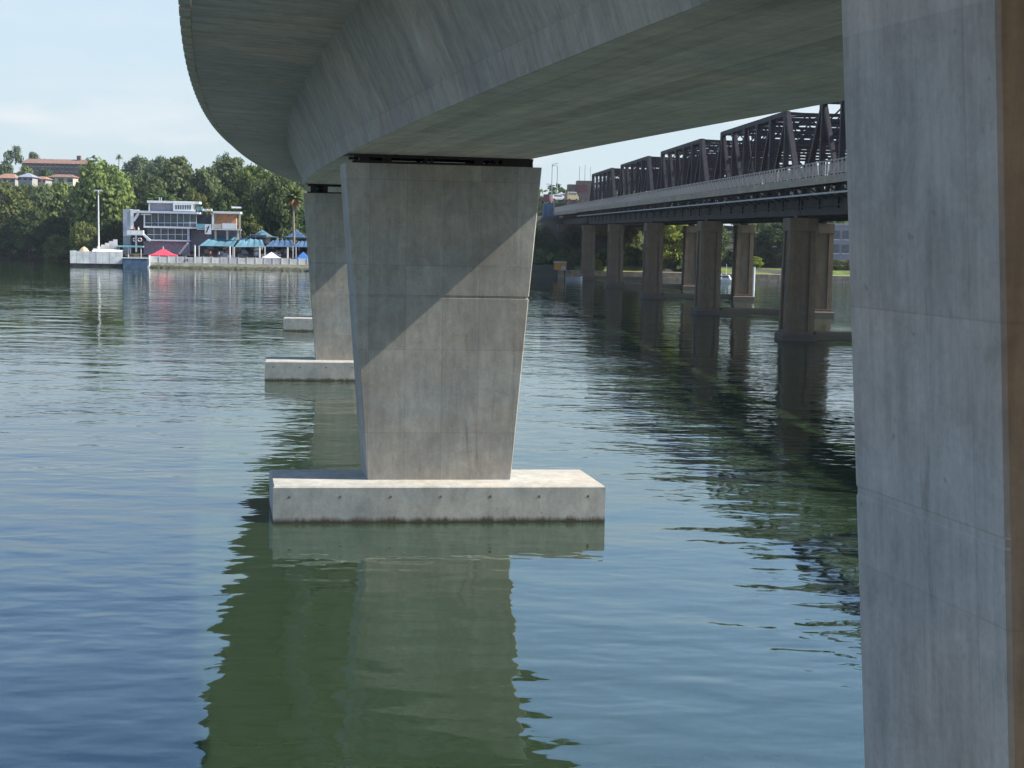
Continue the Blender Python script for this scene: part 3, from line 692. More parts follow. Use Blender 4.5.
# distant woodland that reads as one mass
cm_ = MB(); Vv, Ff = [], []
q = random.Random(5)
def wood(x0, x1, y0, y1, n, hmin, hmax):
    for _ in range(n):
        x = q.uniform(x0, x1); y = q.uniform(y0, y1); z = terrain(x, y); h = q.uniform(hmin, hmax); r = h*q.uniform(.45, .7)
        for _k in range(70):
            d = Vector((q.gauss(0, 1), q.gauss(0, 1), abs(q.gauss(0, 1)))).normalized()
            p = Vector((x+d.x*r, y+d.y*r, z+h*.35+d.z*h*.65))+Vector((q.gauss(0, .5), q.gauss(0, .5), q.gauss(0, .5)))
            nr = (d+Vector((q.gauss(0, .5), q.gauss(0, .5), q.gauss(0, .5)))).normalized(); t = nr.cross(Vector((q.gauss(0, 1), q.gauss(0, 1), .3))).normalized(); b_ = nr.cross(t)
            s = q.uniform(.7, 1.7); i = len(Vv); Vv.extend([p-t*s, p+b_*s*.7, p+t*s, p-b_*s*.7]); Ff.append((i, i+1, i+2, i+3))
wood(-330, -60, 400, 720, 460, 7, 12)
wood(-700, -330, 400, 720, 300, 7, 12)
wood(-118, -30, 392, 440, 130, 6, 9)
wood(60, 420, 372, 520, 260, 8, 14)
wood(-60, 60, 430, 600, 110, 6, 10)
wood(-10, 46, 336, 352, 60, 1.6, 3.4)
wood(46, 110, 368, 380, 40, 2, 4)
me = bpy.data.meshes.new('far_woodland'); me.from_pydata([tuple(v) for v in Vv], [], Ff); me.materials.append(MATS['leaves'])
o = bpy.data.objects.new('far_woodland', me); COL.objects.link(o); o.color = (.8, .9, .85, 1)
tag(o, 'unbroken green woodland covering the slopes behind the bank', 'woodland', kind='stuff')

def palm(px, top, Y, trunk_col, wpx, label, skirt):
    t = at(px, top, Y); gz = terrain(t.x, Y); h = t.z-gz; wd = wpx*Y/F_PX
    root = tag(empty('palm_tree', (t.x, Y, gz)), label, 'palm')
    b = MB(); n = 6
    for i in range(n): b.tube((.1*math.sin(i), 0, h*.8*i/n), (.1*math.sin(i+1), 0, h*.8*(i+1)/n), .32-.02*i, .30-.02*i, 8)
    b.build('trunk', MATS['pale_bark'], root)
    q = random.Random(int(px)); fr = MB(); fr.closed = False; sk = MB(); sk.closed = False
    def frond(mb, a, up, L_, droop):
        p = Vector((0, 0, h*.82)); d = Vector((math.cos(a)*math.cos(up), math.sin(a)*math.cos(up), math.sin(up))); side = Vector((-math.sin(a), math.cos(a), 0)); st = L_/6
        for k in range(6):
            n_ = p+d*st; w0 = (.16, .34, .42, .4, .32, .2)[k]*L_*.32; w1 = (.34, .42, .4, .32, .2, .03)[k]*L_*.32
            for sg in (-1, 1): mb.face([p, n_, n_+side*sg*w1-Vector((0, 0, w1*.5)), p+side*sg*w0-Vector((0, 0, w0*.5))])
            p = n_; d = (d-Vector((0, 0, droop))).normalized()
    for k in range(34): frond(fr, k*2.4+q.uniform(-.2, .2), q.uniform(-.15, 1.35), wd*.52*q.uniform(.85, 1.1), .2)
    f = fr.build('fronds', MATS['leaves'], root); f.color = (1.2, 1.15, .9, 1)
    if skirt:
        for k in range(22): frond(sk, k*2.4, q.uniform(-.9, -.3), wd*.34, .25)
        s_ = sk.build('dead_fronds', MATS['dead_frond'], root)
mat('dead_frond', (.30, .17, .06), .9, 0, .25, 1)
palm(294, 184, 360, None, 34, 'shaggy palm with orange dead fronds beside the second concrete pier', True)
palm(119, 148, 640, None, 9, 'lone small palm standing on the far skyline', False)

# ------------------------------------------------------------------ the swimming club on its point
A0 = ground_at(70, 266.3); PZ = R(11.0); PU = Vector((math.cos(PZ), math.sin(PZ), 0)); WL = 55.5; PV = Vector((-PU.y, PU.x, 0))
def pl(px, py, v):              # (u, z) of the pixel on the plane a distance v behind the sea wall
    d = ray(px, py); t = ((A0+PV*v-CAMP).dot(PV))/d.dot(PV); p = CAMP+d*t; return (p-A0).dot(PU), p.z
def pu(px, v, py=250): return pl(px, py, v)[0]
def pz(py, v, px=180): return pl(px, py, v)[1]
def proot(name, label, cat, group=None): return tag(empty(name, A0, PZ), label, cat, group)
def pbox(b, px0, px1, py0, py1, v0, v1):      # a box whose front face (at v0) fills the pixel rectangle
    u0, z1 = pl(px0, py0, v0); u1, z1b = pl(px1, py0, v0); z0 = pl((px0+px1)/2, py1, v0)[1]; z1 = (z1+z1b)/2
    return b.box(u0, u1, v0, v1, z0, z1)
# sea walls: left block and right panel fence on a weed-covered base
lw = proot('sea_wall', 'white painted sea wall at the left corner of the pool', 'wall')
u_l1 = pu(122.5, 0, 258)
wz0, wz1 = pz(263.5, 0, 95), pz(251.5, 0, 95)
n = 8
pw = (u_l1)/n
for i in range(n): MB().box(i*pw+.03, (i+1)*pw-.03, 0+.02*(i % 2), .4, wz0, wz1+(.12 if i == 0 else 0)).build('wall_panel', MATS['mauve_panel' if i in (3,) else 'white_wall'], lw)
MB().box(.01, u_l1-.02, .12, .7, -1, wz0-.01).build('footing', MATS['tide_rock'], lw)
MB().box(-.01, .38, .42, 8, -1, wz1).build('return_wall', MATS['white_wall'], lw)
tag(proot('pool_deck', None, None), kind='structure'); pd_ = bpy.data.objects['pool_deck']
MB().box(.1, WL+14, .75, 34, -.5, wz0+.35).build('deck_slab', MATS['terrace_seat'], pd_)
bb = proot('gate_box', 'blue grey steel pontoon box against the sea wall', 'pontoon')
b = MB(); pbox(b, 123, 147.5, 258.6, 269.6, -1.6, .6); b.build('hull', MATS['blue_box'], bb)
b = MB(); pbox(b, 122.6, 148, 257.9, 258.5, -1.7, .7); b.build('rim', MATS['pale_blue_trim'], bb)
mp_ = proot('mooring_post', 'white mooring post on a pale float beside the pontoon box', 'post')
b = MB(); u0 = pu(149.3, -.6, 262); b.tube((u0, -.6, -1), (u0, -.6, pz(255.5, -.6, 149)), .2); b.build('pole', MATS['white_paint'], mp_)
b = MB(); b.tube((u0, -.6, -.1), (u0, -.6, .45), .75, .6, 14); b.build('float', MATS['white_wall'], mp_)
rw = proot('panel_fence', 'long pale fence of white panels on a weedy rock base along the water', 'fence')
u0 = pu(150.5, 0, 262); fz1 = pz(257.2, 0, 230); fz0 = pz(267.5, 0, 230)
n = int((WL-u0)/2.05)
for i in range(n+8):
    a = u0+i*2.05
    MB().box(a+.08, a+1.97, .02, .12, fz0+.95, fz1-.05-.1*(i % 3 == 1)).build('fence_panel', MATS['mauve_panel' if (i*7) % 5 in (1, 3) else 'white_wall'], rw)
    MB().box(a-.07, a+.07, -.05, .15, fz0-.05, fz1+.12).build('fence_post', MATS['white_paint'], rw)
MB().box(u0, u0+(n+8)*2.05, -.06, .4, fz0, fz0+.92).build('kerb_wall', MATS['fence_base'] if 'fence_base' in MATS else mat('fence_base', (.55, .52, .36), .8, 0, .15, .7), rw)
# weedy rock shelf below
rk = MB(); q = random.Random(3); nn = 90; ue = u0+(n+8)*2.05; lo, mi, hi, bk = [], [], [], []
for i in range(nn+1):
    u = u0+(ue-u0)*i/nn; ext = 2.5+15*min(1, i/nn*1.5); j = q.uniform
    lo.append((u, -ext*(1+j(-.08, .08)), -.6)); mi.append((u, -ext*.72*(1+j(-.12, .12)), .22+j(-.12, .16))); hi.append((u, -ext*.25*(1+j(-.3, .3)), .5+j(-.15, .25))); bk.append((u, -.1, fz0-.1+j(-.12, .1))); 
rk.closed = False
for i in range(nn):
    for r0, r1 in ((lo, mi), (mi, hi), (hi, bk)): rk.face([r0[i], r0[i+1], r1[i+1], r1[i]])
rk.build('rock_base', MATS['weed_band'], rw)
# clubhouse
SAVE = (A0, PU, PV, PZ)
_f = A0+PU*pu(125, 13, 250)+PV*13; PZ = R(8.0); PU = Vector((math.cos(PZ), math.sin(PZ), 0)); PV = Vector((-PU.y, PU.x, 0)); A0 = _f-PV*13-PU*5
ch = proot('clubhouse', 'white and pale blue three storey clubhouse with long glazed balconies', 'building')
V0 = 13.0
def cb_(name, m_, *a): b = MB(); pbox(b, *a); return b.build(name, MATS[m_], ch)
cb_('end_wall', 'blue_grey_wall', 122.8, 130, 209, 254, V0-.3, V0+10)
cb_('wall', 'dark_room', 130.2, 211, 213.5, 254, V0+3.2, V0+10)
cb_('basement_wall', 'mauve_wall', 143.5, 190, 241.4, 254.5, V0+.8, V0+3.1)
cb_('roof', 'pale_blue_trim', 137.9, 197.7, 211.2, 213.4, V0-.9, V0+10)
cb_('portal_column', 'white_paint', 130.3, 133.4, 209.6, 229, V0-.4, V0+.3)
cb_('portal_beam', 'white_paint', 133.5, 139, 209.6, 213, V0-.4, V0+.3)
b = MB(); a1 = pl(133.5, 221, V0-.2); a2 = pl(138.5, 213.2, V0-.2); b.bar((a1[0], V0-.05, a1[1]), (a2[0], V0-.05, a2[1]), .5, .6); b.build('strut', MATS['white_paint'], ch)
cb_('ceiling', 'white_paint', 141, 151, 213.6, 214.9, V0-.2, V0+3)
# penthouse
cb_('penthouse_roof', 'white_paint', 147, 199.5, 201, 203.3, V0+1.2, V0+8)
cb_('penthouse_wall', 'mauve_wall', 149.8, 172.8, 203.4, 211.1, V0+2.4, V0+7.5)
pw_ = cb_('penthouse_box', 'white_paint', 173, 193.2, 202.2, 211.1, V0+1.0, V0+7)
for i in range(7):
    b = MB(); pbox(b, 175.3+i*2.35, 176.8+i*2.35, 205, 209.4, V0+.93, V0+1.05); o = b.build('window', MATS['window_dark'], pw_)
cb_('corner_post', 'white_paint', 148.6, 149.7, 203.4, 211.1, V0+1.5, V0+1.9)
for x_ in (159.3, 161.2): 
    b = MB(); u_, z_ = pl(x_, 197.3, V0+4); b.tube((u_, V0+4, pz(201.2, V0+4, 160)), (u_, V0+4, z_), .14); b.build('vent_pipe', MATS['grey_metal'], ch)
# upper and lower glazed balconies
cb_('column', 'white_paint', 143.6, 145, 213.5, 226, V0-.3, V0+.1)
for i in range(8):
    x0 = 145.2+i*6.4
    f = cb_('window', 'window_dark', x0+.3, x0+6.1, 214.2, 226.2, V0+1.4, V0+1.55)
    b = MB(); pbox(b, x0+6.12, x0+6.55 if i not in (1, 4) else x0+7.0, 213.5, 226.3, V0+1.2, V0+1.5); b.build('mullion', MATS['pale_blue_trim'], f)
    b = MB(); pbox(b, x0+.3, x0+6.1, 222.5, 223.2, V0+1.2, V0+1.35); b.build('rail', MATS['pale_blue_trim'], f)
cb_('balcony_slab', 'pale_blue_trim', 143.5, 196.5, 226.4, 228.3, V0-.6, V0+3)
for i in range(6):
    x0 = 146.8+i*7.1
    f = cb_('window', 'window_dark', x0+.4, x0+6.7, 228.6, 239.6, V0+1.3, V0+1.45)
    b = MB(); pbox(b, x0+6.75, x0+7.35, 228.4, 239.6, V0+.8, V0+1.3); b.build('mullion', MATS['pale_blue_trim'], f)
    b = MB(); pbox(b, x0+.4, x0+6.7, 234.3, 234.8, V0-.3, V0-.2); b.build('balustrade', MATS['pale_blue_trim'], f)
cb_('column', 'pale_blue_trim', 187.3, 188.8, 228.4, 241, V0-.3, V0)
cb_('balcony_slab', 'pale_blue_trim', 146.5, 190.5, 239.8, 241.2, V0-.6, V0+3)
# left balcony and stair
cb_('balcony', 'white_wall', 127, 143, 230.4, 234.2, V0-3, V0-.5)
cb_('balcony_floor', 'pale_blue_trim', 126.6, 143.5, 234.3, 235.2, V0-3.1, V0-.4)
cb_('column', 'white_paint', 135.2, 136.8, 235.3, 252, V0-1.8, V0-1.4)
a1 = pl(143, 234, V0-1.4); a2 = pl(150.5, 241, V0-1.4); b = MB(); b.bar((a1[0], V0-1.4, a1[1]), (a2[0], V0-1.4, a2[1]), 1.2, .5); b.build('stair', MATS['pale_blue_trim'], ch)
a1 = pl(188, 243, V0-2); a2 = pl(179, 254, V0-2); b = MB(); b.bar((a1[0], V0-2, a1[1]), (a2[0], V0-2, a2[1]), 1.3, .4); b.build('stair', MATS['blue_grey_wall'], ch)
# right wing
cb_('roof', 'white_paint', 213, 240.5, 211.4, 213.6, V0-.8, V0+8)
cb_('column', 'white_paint', 211.8, 214, 213.7, 229, V0-.7, V0-.2)
cb_('terrace_wall', 'brick_orange', 215, 236, 213.7, 229, V0+1.6, V0+7)
cb_('balustrade', 'beige_paint', 214.2, 222, 223.8, 228.6, V0-.8, V0-.65)
cb_('balustrade', 'white_paint', 222.2, 236.5, 223.3, 228.8, V0-.85, V0-.65)
cb_('balustrade', 'teal_pale', 196.6, 205, 223.8, 228.2, V0-.8, V0-.6)
cb_('column', 'beige_paint', 238.6, 240.6, 213.7, 229.2, V0-.7, V0-.3)
cb_('balcony_slab', 'pale_blue_trim', 197, 241.2, 229, 230, V0-.9, V0+3)
for x0 in (214.5, 226.3, 237): cb_('column', 'beige_paint', x0, x0+1.9, 230.2, 240, V0-.5, V0)
cb_('lower_wall', 'mauve_wall', 190.6, 240, 230.2, 252, V0+3, V0+8)
cb_('roof_light', 'teal_cloth', 196.5, 201.5, 206.5, 210.8, V0+2, V0+5)
for i in range(5): cb_('skylight', 'white_paint', 202+i*2.1, 203.4+i*2.1, 208.8+.3*(i % 2), 211.2, V0+1, V0+3)
cb_('plant_screen', 'white_paint', 231.5, 241, 206.6, 208.2, V0+4, V0+5)
# diver sign
sg_ = proot('banner_sign', 'white banner with a dark diving figure hung under the terrace', 'sign')
b = MB(); pbox(b, 204.8, 211.2, 224.2, 234.2, V0-1.15, V0-1.05); b.build('board', MATS['white_paint'], sg_)
b = MB(); 
for (x0, y0, x1, y1, w_) in ((206.6, 231.8, 208.2, 228.3, .28), (208.2, 228.3, 208.6, 226.5, .34), (208.2, 228.6, 206.4, 227.6, .16), (206.8, 231.6, 205.9, 233, .16), (208.6, 226.6, 209.5, 225.4, .14)):
    a1, a2 = pl(x0, y0, V0-1.17), pl(x1, y1, V0-1.17); b.bar((a1[0], V0-1.165, a1[1]), (a2[0], V0-1.165, a2[1]), w_, .02, up=(0, 1, 0))
b.build('figure_mark', MATS['sign_black'], sg_)
# life rings under the left balcony
for i, x_ in enumerate((135, 139.8)):
    r_ = proot('life_ring', ('white life ring hung on the balcony column', 'white life ring hung just right of the balcony column')[i], 'life ring', 'life rings under the balcony')
    b = MB(); u_, z_ = pl(x_, 239.7, V0-1.9); pts = [(u_+.42*math.cos(a*math.pi/8), V0-1.9, z_+.42*math.sin(a*math.pi/8)) for a in range(16)]
    for a in range(16): b.tube(pts[a], pts[(a+1) % 16], .16, n=7)
    b.build('ring', MATS['white_paint'], r_)
    b2 = MB(); 
    for a in (0, 4, 8, 12): b2.tube(Vector(pts[a])-Vector((.0, .0, .1)), Vector(pts[a])+Vector((0, 0, .1)), .18, n=7)
    b2.build('band', MATS['red_cloth'], r_)
CLUB = (A0, PU, PV, PZ)
A0, PU, PV, PZ = SAVE
wl_ = proot('wall_emblem', 'black leaping emblem on the white fence below the red umbrella', 'emblem')
b = MB()
for (x0, y0, x1, y1, w_) in ((184.4, 259.8, 186.4, 258.4, .25), (186.4, 258.4, 187.8, 258.6, .22), (185.8, 258.8, 185.2, 258, .12), (186.8, 258.4, 187.2, 260.2, .14)):
    a1, a2 = pl(x0, y0+1.2, -.03), pl(x1, y1+1.2, -.03); b.bar((a1[0], -.01, a1[1]), (a2[0], -.01, a2[1]), w_*1.6, .03, up=(0, 1, 0))
b.build('leaping_mark', MATS['sign_black'], wl_)
def hip_tent(name, label, cat, px0, px1, ytop, yeave, v0, depth, cloth, base_y, group=None, posts='white_paint', ridge=.0):
    root = proot(name, label, cat, group)
    u0, z0 = pl(px0, yeave, v0); u1 = pu(px1, v0, yeave); zt2 = pz(ytop, v0+depth/2, (px0+px1)/2); zb2 = pz(base_y, v0, (px0+px1)/2)
    b = MB(); b.closed = False; N_ = 10; cx = (u0+u1)/2; cy = v0+depth/2; rg = (u1-u0)*ridge/2
    def P(i, j):
        a, c = i/N_*2-1, j/N_*2-1; d = max(abs(a), abs(c)); k = 1-d; zz = z0+(zt2-z0)*(k**1.25)*(1 if not ridge else min(1, k*1.15+.02))
        return (cx+a*((u1-u0)/2), cy+c*depth/2, zz-.05*math.cos(3*math.pi*d))
    for i in range(N_):
        for j in range(N_): b.face([P(i, j), P(i+1, j), P(i+1, j+1), P(i, j+1)])
    for i in range(N_):
        for j in (0, N_):
            p, q_ = P(i, j), P(i+1, j); b.face([p, q_, (q_[0], q_[1], q_[2]-.28), (p[0], p[1], p[2]-.28)])
            p, q_ = P(j, i), P(j, i+1); b.face([p, q_, (q_[0], q_[1], q_[2]-.28), (p[0], p[1], p[2]-.28)])
    b.build('canopy', MATS[cloth], root, True)
    for a in (u0+.1, u1-.1):
        for c in (v0+.1, v0+depth-.1): bq = MB(); bq.tube((a, c, zb2), (a, c, z0), .07, n=6); bq.build('pole', MATS[posts], root)
    if cat == 'umbrella': bq = MB(); bq.tube((cx, cy, zt2-.05), (cx, cy, zt2+.5), .12, .05, 6); bq.build('finial', MATS['white_paint'], root)
    return root
hip_tent('market_umbrella', 'crimson pyramid umbrella behind the sea wall', 'umbrella', 148, 177, 248.3, 255.2, 3, 6, 'red_cloth', 262)
hip_tent('shade_tent', 'small white pyramid tent behind the panel fence', 'tent', 262, 281, 251.8, 257.6, 3, 4, 'white_paint', 264)
hip_tent('shade_tent', 'bright blue tent half hidden behind the second concrete pier', 'tent', 294, 313, 251.5, 259.5, 3, 5, 'bright_blue_cloth', 266)
hip_tent('shade_tent', 'teal hipped canopy over the dark kiosk at the back of the terraces', 'tent', 246.5, 278.5, 229.5, 236.3, 16, 9, 'teal_cloth', 246, ridge=.4)
hip_tent('shade_tent', 'navy hipped canopy beside the second concrete pier', 'tent', 282, 312, 229, 237, 16, 9, 'blue_cloth', 246, ridge=.4)
ks = proot('kiosk', 'dark purple kiosk with pale corner under the teal hipped canopy', 'kiosk')
b = MB(); pbox(b, 250, 266, 234.6, 243, 17, 23); b.build('wall', MATS['mauve_wall'], ks)
for x0 in (251, 256.3, 261): b = MB(); pbox(b, x0, x0+4, 235.3, 239, 16.9, 17.1); b.build('window', MATS['dark_room'], ks)
b = MB(); pbox(b, 266.3, 270.5, 234.6, 243, 16.8, 20); b.build('corner_wall', MATS['beige_paint'], ks)
def sail(label, tl, tr, br, bl, v0, v1, cloth):
    root = proot('shade_sail', label, 'shade sail', 'shade sails over the terraces')
    c = []
    for (p_, v_) in ((tl, v1), (tr, v1), (br, v0), (bl, v0)): u_, z_ = pl(*p_, v_); c.append(Vector((u_, v_, z_)))
    b = MB(); b.closed = False; n = 12
    def P(i, j):
        s, t = i/n, j/n; p = (c[3]*(1-s)+c[2]*s)*(1-t)+(c[0]*(1-s)+c[1]*s)*t
        return p-Vector((0, 0, .55*math.sin(math.pi*s)*math.sin(math.pi*t)+.14*math.sin(s*math.pi*8)*t))
    for i in range(n):
        for j in range(n): b.face([P(i, j), P(i+1, j), P(i+1, j+1), P(i, j+1)])
    b.build('cloth', MATS[cloth], root, True)
    for k in range(4):
        bq = MB(); bq.tube((c[k].x, c[k].y, pz(258, v0, 240)-.6), c[k], .09, n=6); bq.build('pole', MATS['white_paint'], root)
sail('pale teal shade sail below the diver banner, leftmost of the row', (213, 235.5), (239.5, 237), (233, 246.5), (199, 245.8), 7, 13.5, 'teal_cloth')
sail('teal shade sail second in the row, below the kiosk', (242, 238), (262, 240), (265, 247), (234.5, 247), 7, 13.5, 'teal_cloth')
sail('navy shade sail third in the row, right of the teal ones', (273, 240.2), (292, 240.2), (296, 247), (264.8, 246.6), 7, 13.5, 'blue_cloth')
sail('navy shade sail at the end of the row, beside the second pier', (299, 241), (315, 241.5), (318, 247.5), (293, 246.8), 7, 13.5, 'blue_cloth')
for i, x_ in enumerate((194.8, 229.8, 259.6, 287.6)):
    r_ = proot('pool_post', ('slim white post left of the shade sails', 'slim white post under the leftmost shade sail', 'slim white post left of the small white tent', 'slim white post right of the small white tent')[i], 'post', 'white posts along the pool')
    u_, z_ = pl(x_, 245.5+i*.7, 1.5); b = MB(); b.tube((u_, 1.5, wz0+.3), (u_, 1.5, z_), .2, .18, 8); b.build('pole', MATS['white_paint'], r_)
    b = MB(); b.tube((u_, 1.5, z_), (u_, 1.5, z_+.12), .26, .1, 8); b.build('cap', MATS['grey_metal'], r_)
gs = proot('grandstand', 'dark stepped spectator terraces under the shade sails', 'grandstand')
ua, ub = pu(196, 6, 255), pu(322, 6, 255); zlo = pz(259, 6, 240)
for i in range(6): MB().box(ua, ub, 5+i*1.3, 5+i*1.3+1.28, 1.5, zlo+i*.42).build('step', MATS['terrace_seat'], gs)
q = random.Random(9)
for i in range(26):
    u_ = q.uniform(ua+1, ub-8); k = q.randrange(1, 6); b = MB(); b.box(u_, u_+q.uniform(1.2, 2.6), 5+k*1.3+.3, 5+k*1.3+.75, zlo+k*.42+.002, zlo+k*.42+.45); b.box(u_, u_+1.2, 5+k*1.3+.76, 5+k*1.3+.84, zlo+k*.42+.002, zlo+k*.42+.9)
    b.build('bench', MATS[('blue_grey_wall', 'dark_room', 'sandstone')[i % 3]], gs)
fl_ = proot('lamp_mast', 'tall slim white lamp mast at the left of the clubhouse', 'lamp')
u_, z_ = pl(98.2, 190.5, 5); b = MB(); b.tube((u_, 5, wz0), (u_, 5, z_), .22, .13, 10); b.build('mast', MATS['white_paint'], fl_)
b = MB(); b.bar((u_-.9, 5, z_+.05), (u_+.9, 5, z_+.05), .16, .16); b.build('cross_arm', MATS['white_paint'], fl_)
for d in (-.75, .75): b = MB(); b.box(u_+d-.3, u_+d+.3, 4.6, 5.2, z_-.25, z_+.0); b.build('lamp', MATS['grey_metal'], fl_)
sw = proot('stepped_wall', 'white wall stepping up in five blocks behind the lamp mast', 'wall')
for i in range(6):
    b = MB(); pbox(b, 93+i*4, 97+i*4-.05, 248.2-i*1.75, 254, 7+.02*i, 8+.02*i); b.build('wall_block', MATS['mauve_panel' if i > 3 else 'white_wall'], sw)
aw = proot('flat_awning', 'low white awning stretched behind the sea wall', 'awning')
u0, z0 = pl(92, 251.3, 1.4); u1, z1 = pl(122, 251.5, 1.4); zt2 = pz(249.2, 5, 105)
b = MB(); b.closed = False; n = 10
def AP(i, j): s, t = i/n, j/4; return (u0+(u1-u0)*s, 1.4+3.6*t, z0+(zt2-z0)*math.sin(math.pi*.5*t)*(1-.8*abs(s-.4)**1.5))
for i in range(n):
    for j in range(4): b.face([AP(i, j), AP(i+1, j), AP(i+1, j+1), AP(i, j+1)])
b.build('canopy', MATS['white_wall'], aw, True)
for s in (.05, .5, .95): b = MB(); b.tube((u0+(u1-u0)*s, 1.5, wz0), (u0+(u1-u0)*s, 1.5, z0-.02), .06, n=6); b.build('pole', MATS['grey_metal'], aw)
cp = proot('folded_parasol', 'tan folded parasol at the left corner of the pool wall', 'parasol')
u_, z_ = pl(84, 246.3, 2); b = MB(); prof = [(.0, 0), (.7, -.5), (1.25, -1.3), (1.15, -1.7)]
rings = [[(u_+max(.02, r0)*math.cos(a*math.pi/6)*(1+.12*(a % 2)), 2+max(.02, r0)*math.sin(a*math.pi/6)*(1+.12*(a % 2)), z_+dz) for a in range(12)] for r0, dz in reversed(prof)]
b.loft(rings); b.build('cloth', mat('tan_cloth', (.62, .47, .27), .8, 0, .12), cp); b = MB(); b.tube((u_, 2, wz0), (u_, 2, z_-.02), .06, n=6); b.build('pole', MATS['white_paint'], cp)
tcn = proot('flat_canopy', 'thin teal flat canopy left of the red umbrella', 'canopy')
b = MB(); pbox(b, 116.5, 143, 245.9, 247.3, 6, 10); b.build('roof', MATS['teal_pale'], tcn)
for x_ in (119, 128.3, 141): u_, z_ = pl(x_, 247.4, 6.4); b = MB(); b.tube((u_, 6.4, wz0), (u_, 6.4, z_), .1, n=6); b.build('pole', MATS['white_paint'], tcn)

# ------------------------------------------------------------------ people (a few pixels tall)
def person_mesh():
    bm = bmesh.new(); me = bpy.data.meshes.new('body')
    J = [((0, 0, .95), .14), ((0, 0, 1.2), .15), ((0, 0, 1.42), .13), ((0, 0, 1.52), .06), ((0, -.01, 1.62), .095), ((0, 0, 1.72), .08),
         ((.2, 0, 1.40), .055), ((.25, -.04, 1.12), .042), ((.22, -.16, .9), .03), ((-.2, 0, 1.40), .055), ((-.25, 0, 1.12), .042), ((-.24, -.1, .88), .03),
         ((.1, 0, .88), .09), ((.11, -.03, .48), .06), ((.11, 0, .06), .045), ((.11, -.14, .03), .03), ((-.1, 0, .88), .09), ((-.11, .02, .48), .06), ((-.11, .04, .06), .045), ((-.11, -.1, .03), .03)]
    E_ = [(0, 1), (1, 2), (2, 3), (3, 4), (4, 5), (2, 6), (6, 7), (7, 8), (2, 9), (9, 10), (10, 11), (0, 12), (12, 13), (13, 14), (14, 15), (0, 16), (16, 17), (17, 18), (18, 19)]
    me.from_pydata([j[0] for j in J], E_, [])
    o = bpy.data.objects.new('body', me); COL.objects.link(o)
    md = o.modifiers.new('skin', 'SKIN')
    for i, j in enumerate(J): me.skin_vertices[0].data[i].radius = (j[1], j[1]); 
    me.skin_vertices[0].data[0].use_root = True
    md2 = o.modifiers.new('sub', 'SUBSURF'); md2.levels = 1; md2.render_levels = 1
    dg = bpy.context.evaluated_depsgraph_get(); m2 = bpy.data.meshes.new_from_object(o.evaluated_get(dg)); bpy.data.objects.remove(o)
    m2.materials.clear()
    for k in ('skin', 'shirt_red', 'car_dark'): m2.materials.append(MATS[k])
    for p in m2.polygons:
        c = p.center; p.material_index = 1 if .98 < c.z < 1.46 and abs(c.x) < .23 else (2 if .45 < c.z <= .98 and abs(c.x) < .2 else 0); p.use_smooth = True
    return m2
pbm = person_mesh()
hm = MB(); hm.tube((0, .01, 1.66), (0, .01, 1.79), .115, .06, 10); hme = hm.mesh('hair', MATS['car_dark'])
for i, (px, py, v, sh, lab) in enumerate((
    (134, 233.8, V0-2.4, 'shirt_red', 'person in red standing on the left balcony, at its left'), (138.5, 233.8, V0-2.2, 'shirt_white', 'person in white standing on the left balcony, at its right'),
    (155, 226.2, V0-.2, 'shirt_red', 'person in red standing on the upper glazed balcony'), (231, 228.8, V0-.3, 'shirt_blue', 'person in dark blue at the white terrace balustrade'),
    (210.5, 258.2, 3.5, 'shirt_red', 'person in red standing by the pool under the leftmost sail'), (219, 258.3, 3.2, 'shirt_white', 'person in white standing behind the panel fence'))):
    A0, PU, PV, PZ = CLUB if i < 4 else SAVE
    u_, z_ = pl(px, py, v); p = A0+PU*u_+PV*v
    r_ = tag(empty('person', (p.x, p.y, z_), PZ+i), lab, 'person', 'people at the pool club')
    mm = pbm.copy(); mm.materials[1] = MATS[sh]; share('body', mm, r_); share('hair', hme, r_)

A0, PU, PV, PZ = SAVE
# ------------------------------------------------------------------ houses on the hill
def gable_house(label, px0, px1, ytop, yeave, ybase, Y, roofm, wallm, cat='house', hip=.25, nwin=3, name='house', chim=False, rows=1):
    a, c = at(px0, yeave, Y), at(px1, yeave, Y); zr = at((px0+px1)/2, ytop, Y).z; zb_ = at((px0+px1)/2, ybase, Y).z
    cx = (a.x+c.x)/2; wd = c.x-a.x; ze = (a.z+c.z)/2; gz = terrain(cx, Y+4)-1; root = tag(empty(name, (cx, Y, 0)), label, cat)
    dp_ = min(12, max(8, wd*.6)); MB().box(-wd/2+.5, wd/2-.5, .5, dp_-.5, min(gz, zb_), ze).build('wall', MATS[wallm], root)
    b = MB(); h_ = wd*hip
    b.closed = True
    v = [(-wd/2, 0, ze), (wd/2, 0, ze), (wd/2, dp_, ze), (-wd/2, dp_, ze), (-wd/2+h_, dp_/2, zr), (wd/2-h_, dp_/2, zr)]
    for f in ((0, 1, 5, 4), (1, 2, 5), (2, 3, 4, 5), (3, 0, 4), (3, 2, 1, 0)): b.face([v[k] for k in f])
    rf = b.build('roof', MATS[roofm], root)
    if chim: MB().box(wd*.28, wd*.28+1.6, dp_*.4, dp_*.4+1.4, ze+1, zr+1.6).build('chimney', MATS['brick_brown'], rf)
    hh = (ze-zb_)/max(1, rows)
    for r0 in range(rows):
        for k in range(nwin):
            x0 = -wd/2+wd*(k+.5)/nwin; w_ = MB().box(x0-wd/nwin*.28, x0+wd/nwin*.28, .38, .52, zb_+hh*(r0+.28), zb_+hh*(r0+.82)).build('window', MATS['window_dark'], root)
            MB().box(x0-wd/nwin*.32, x0+wd/nwin*.32, .33, .5, zb_+hh*(r0+.2), zb_+hh*(r0+.275)).build('sill', MATS['white_wall'], w_)
    return root
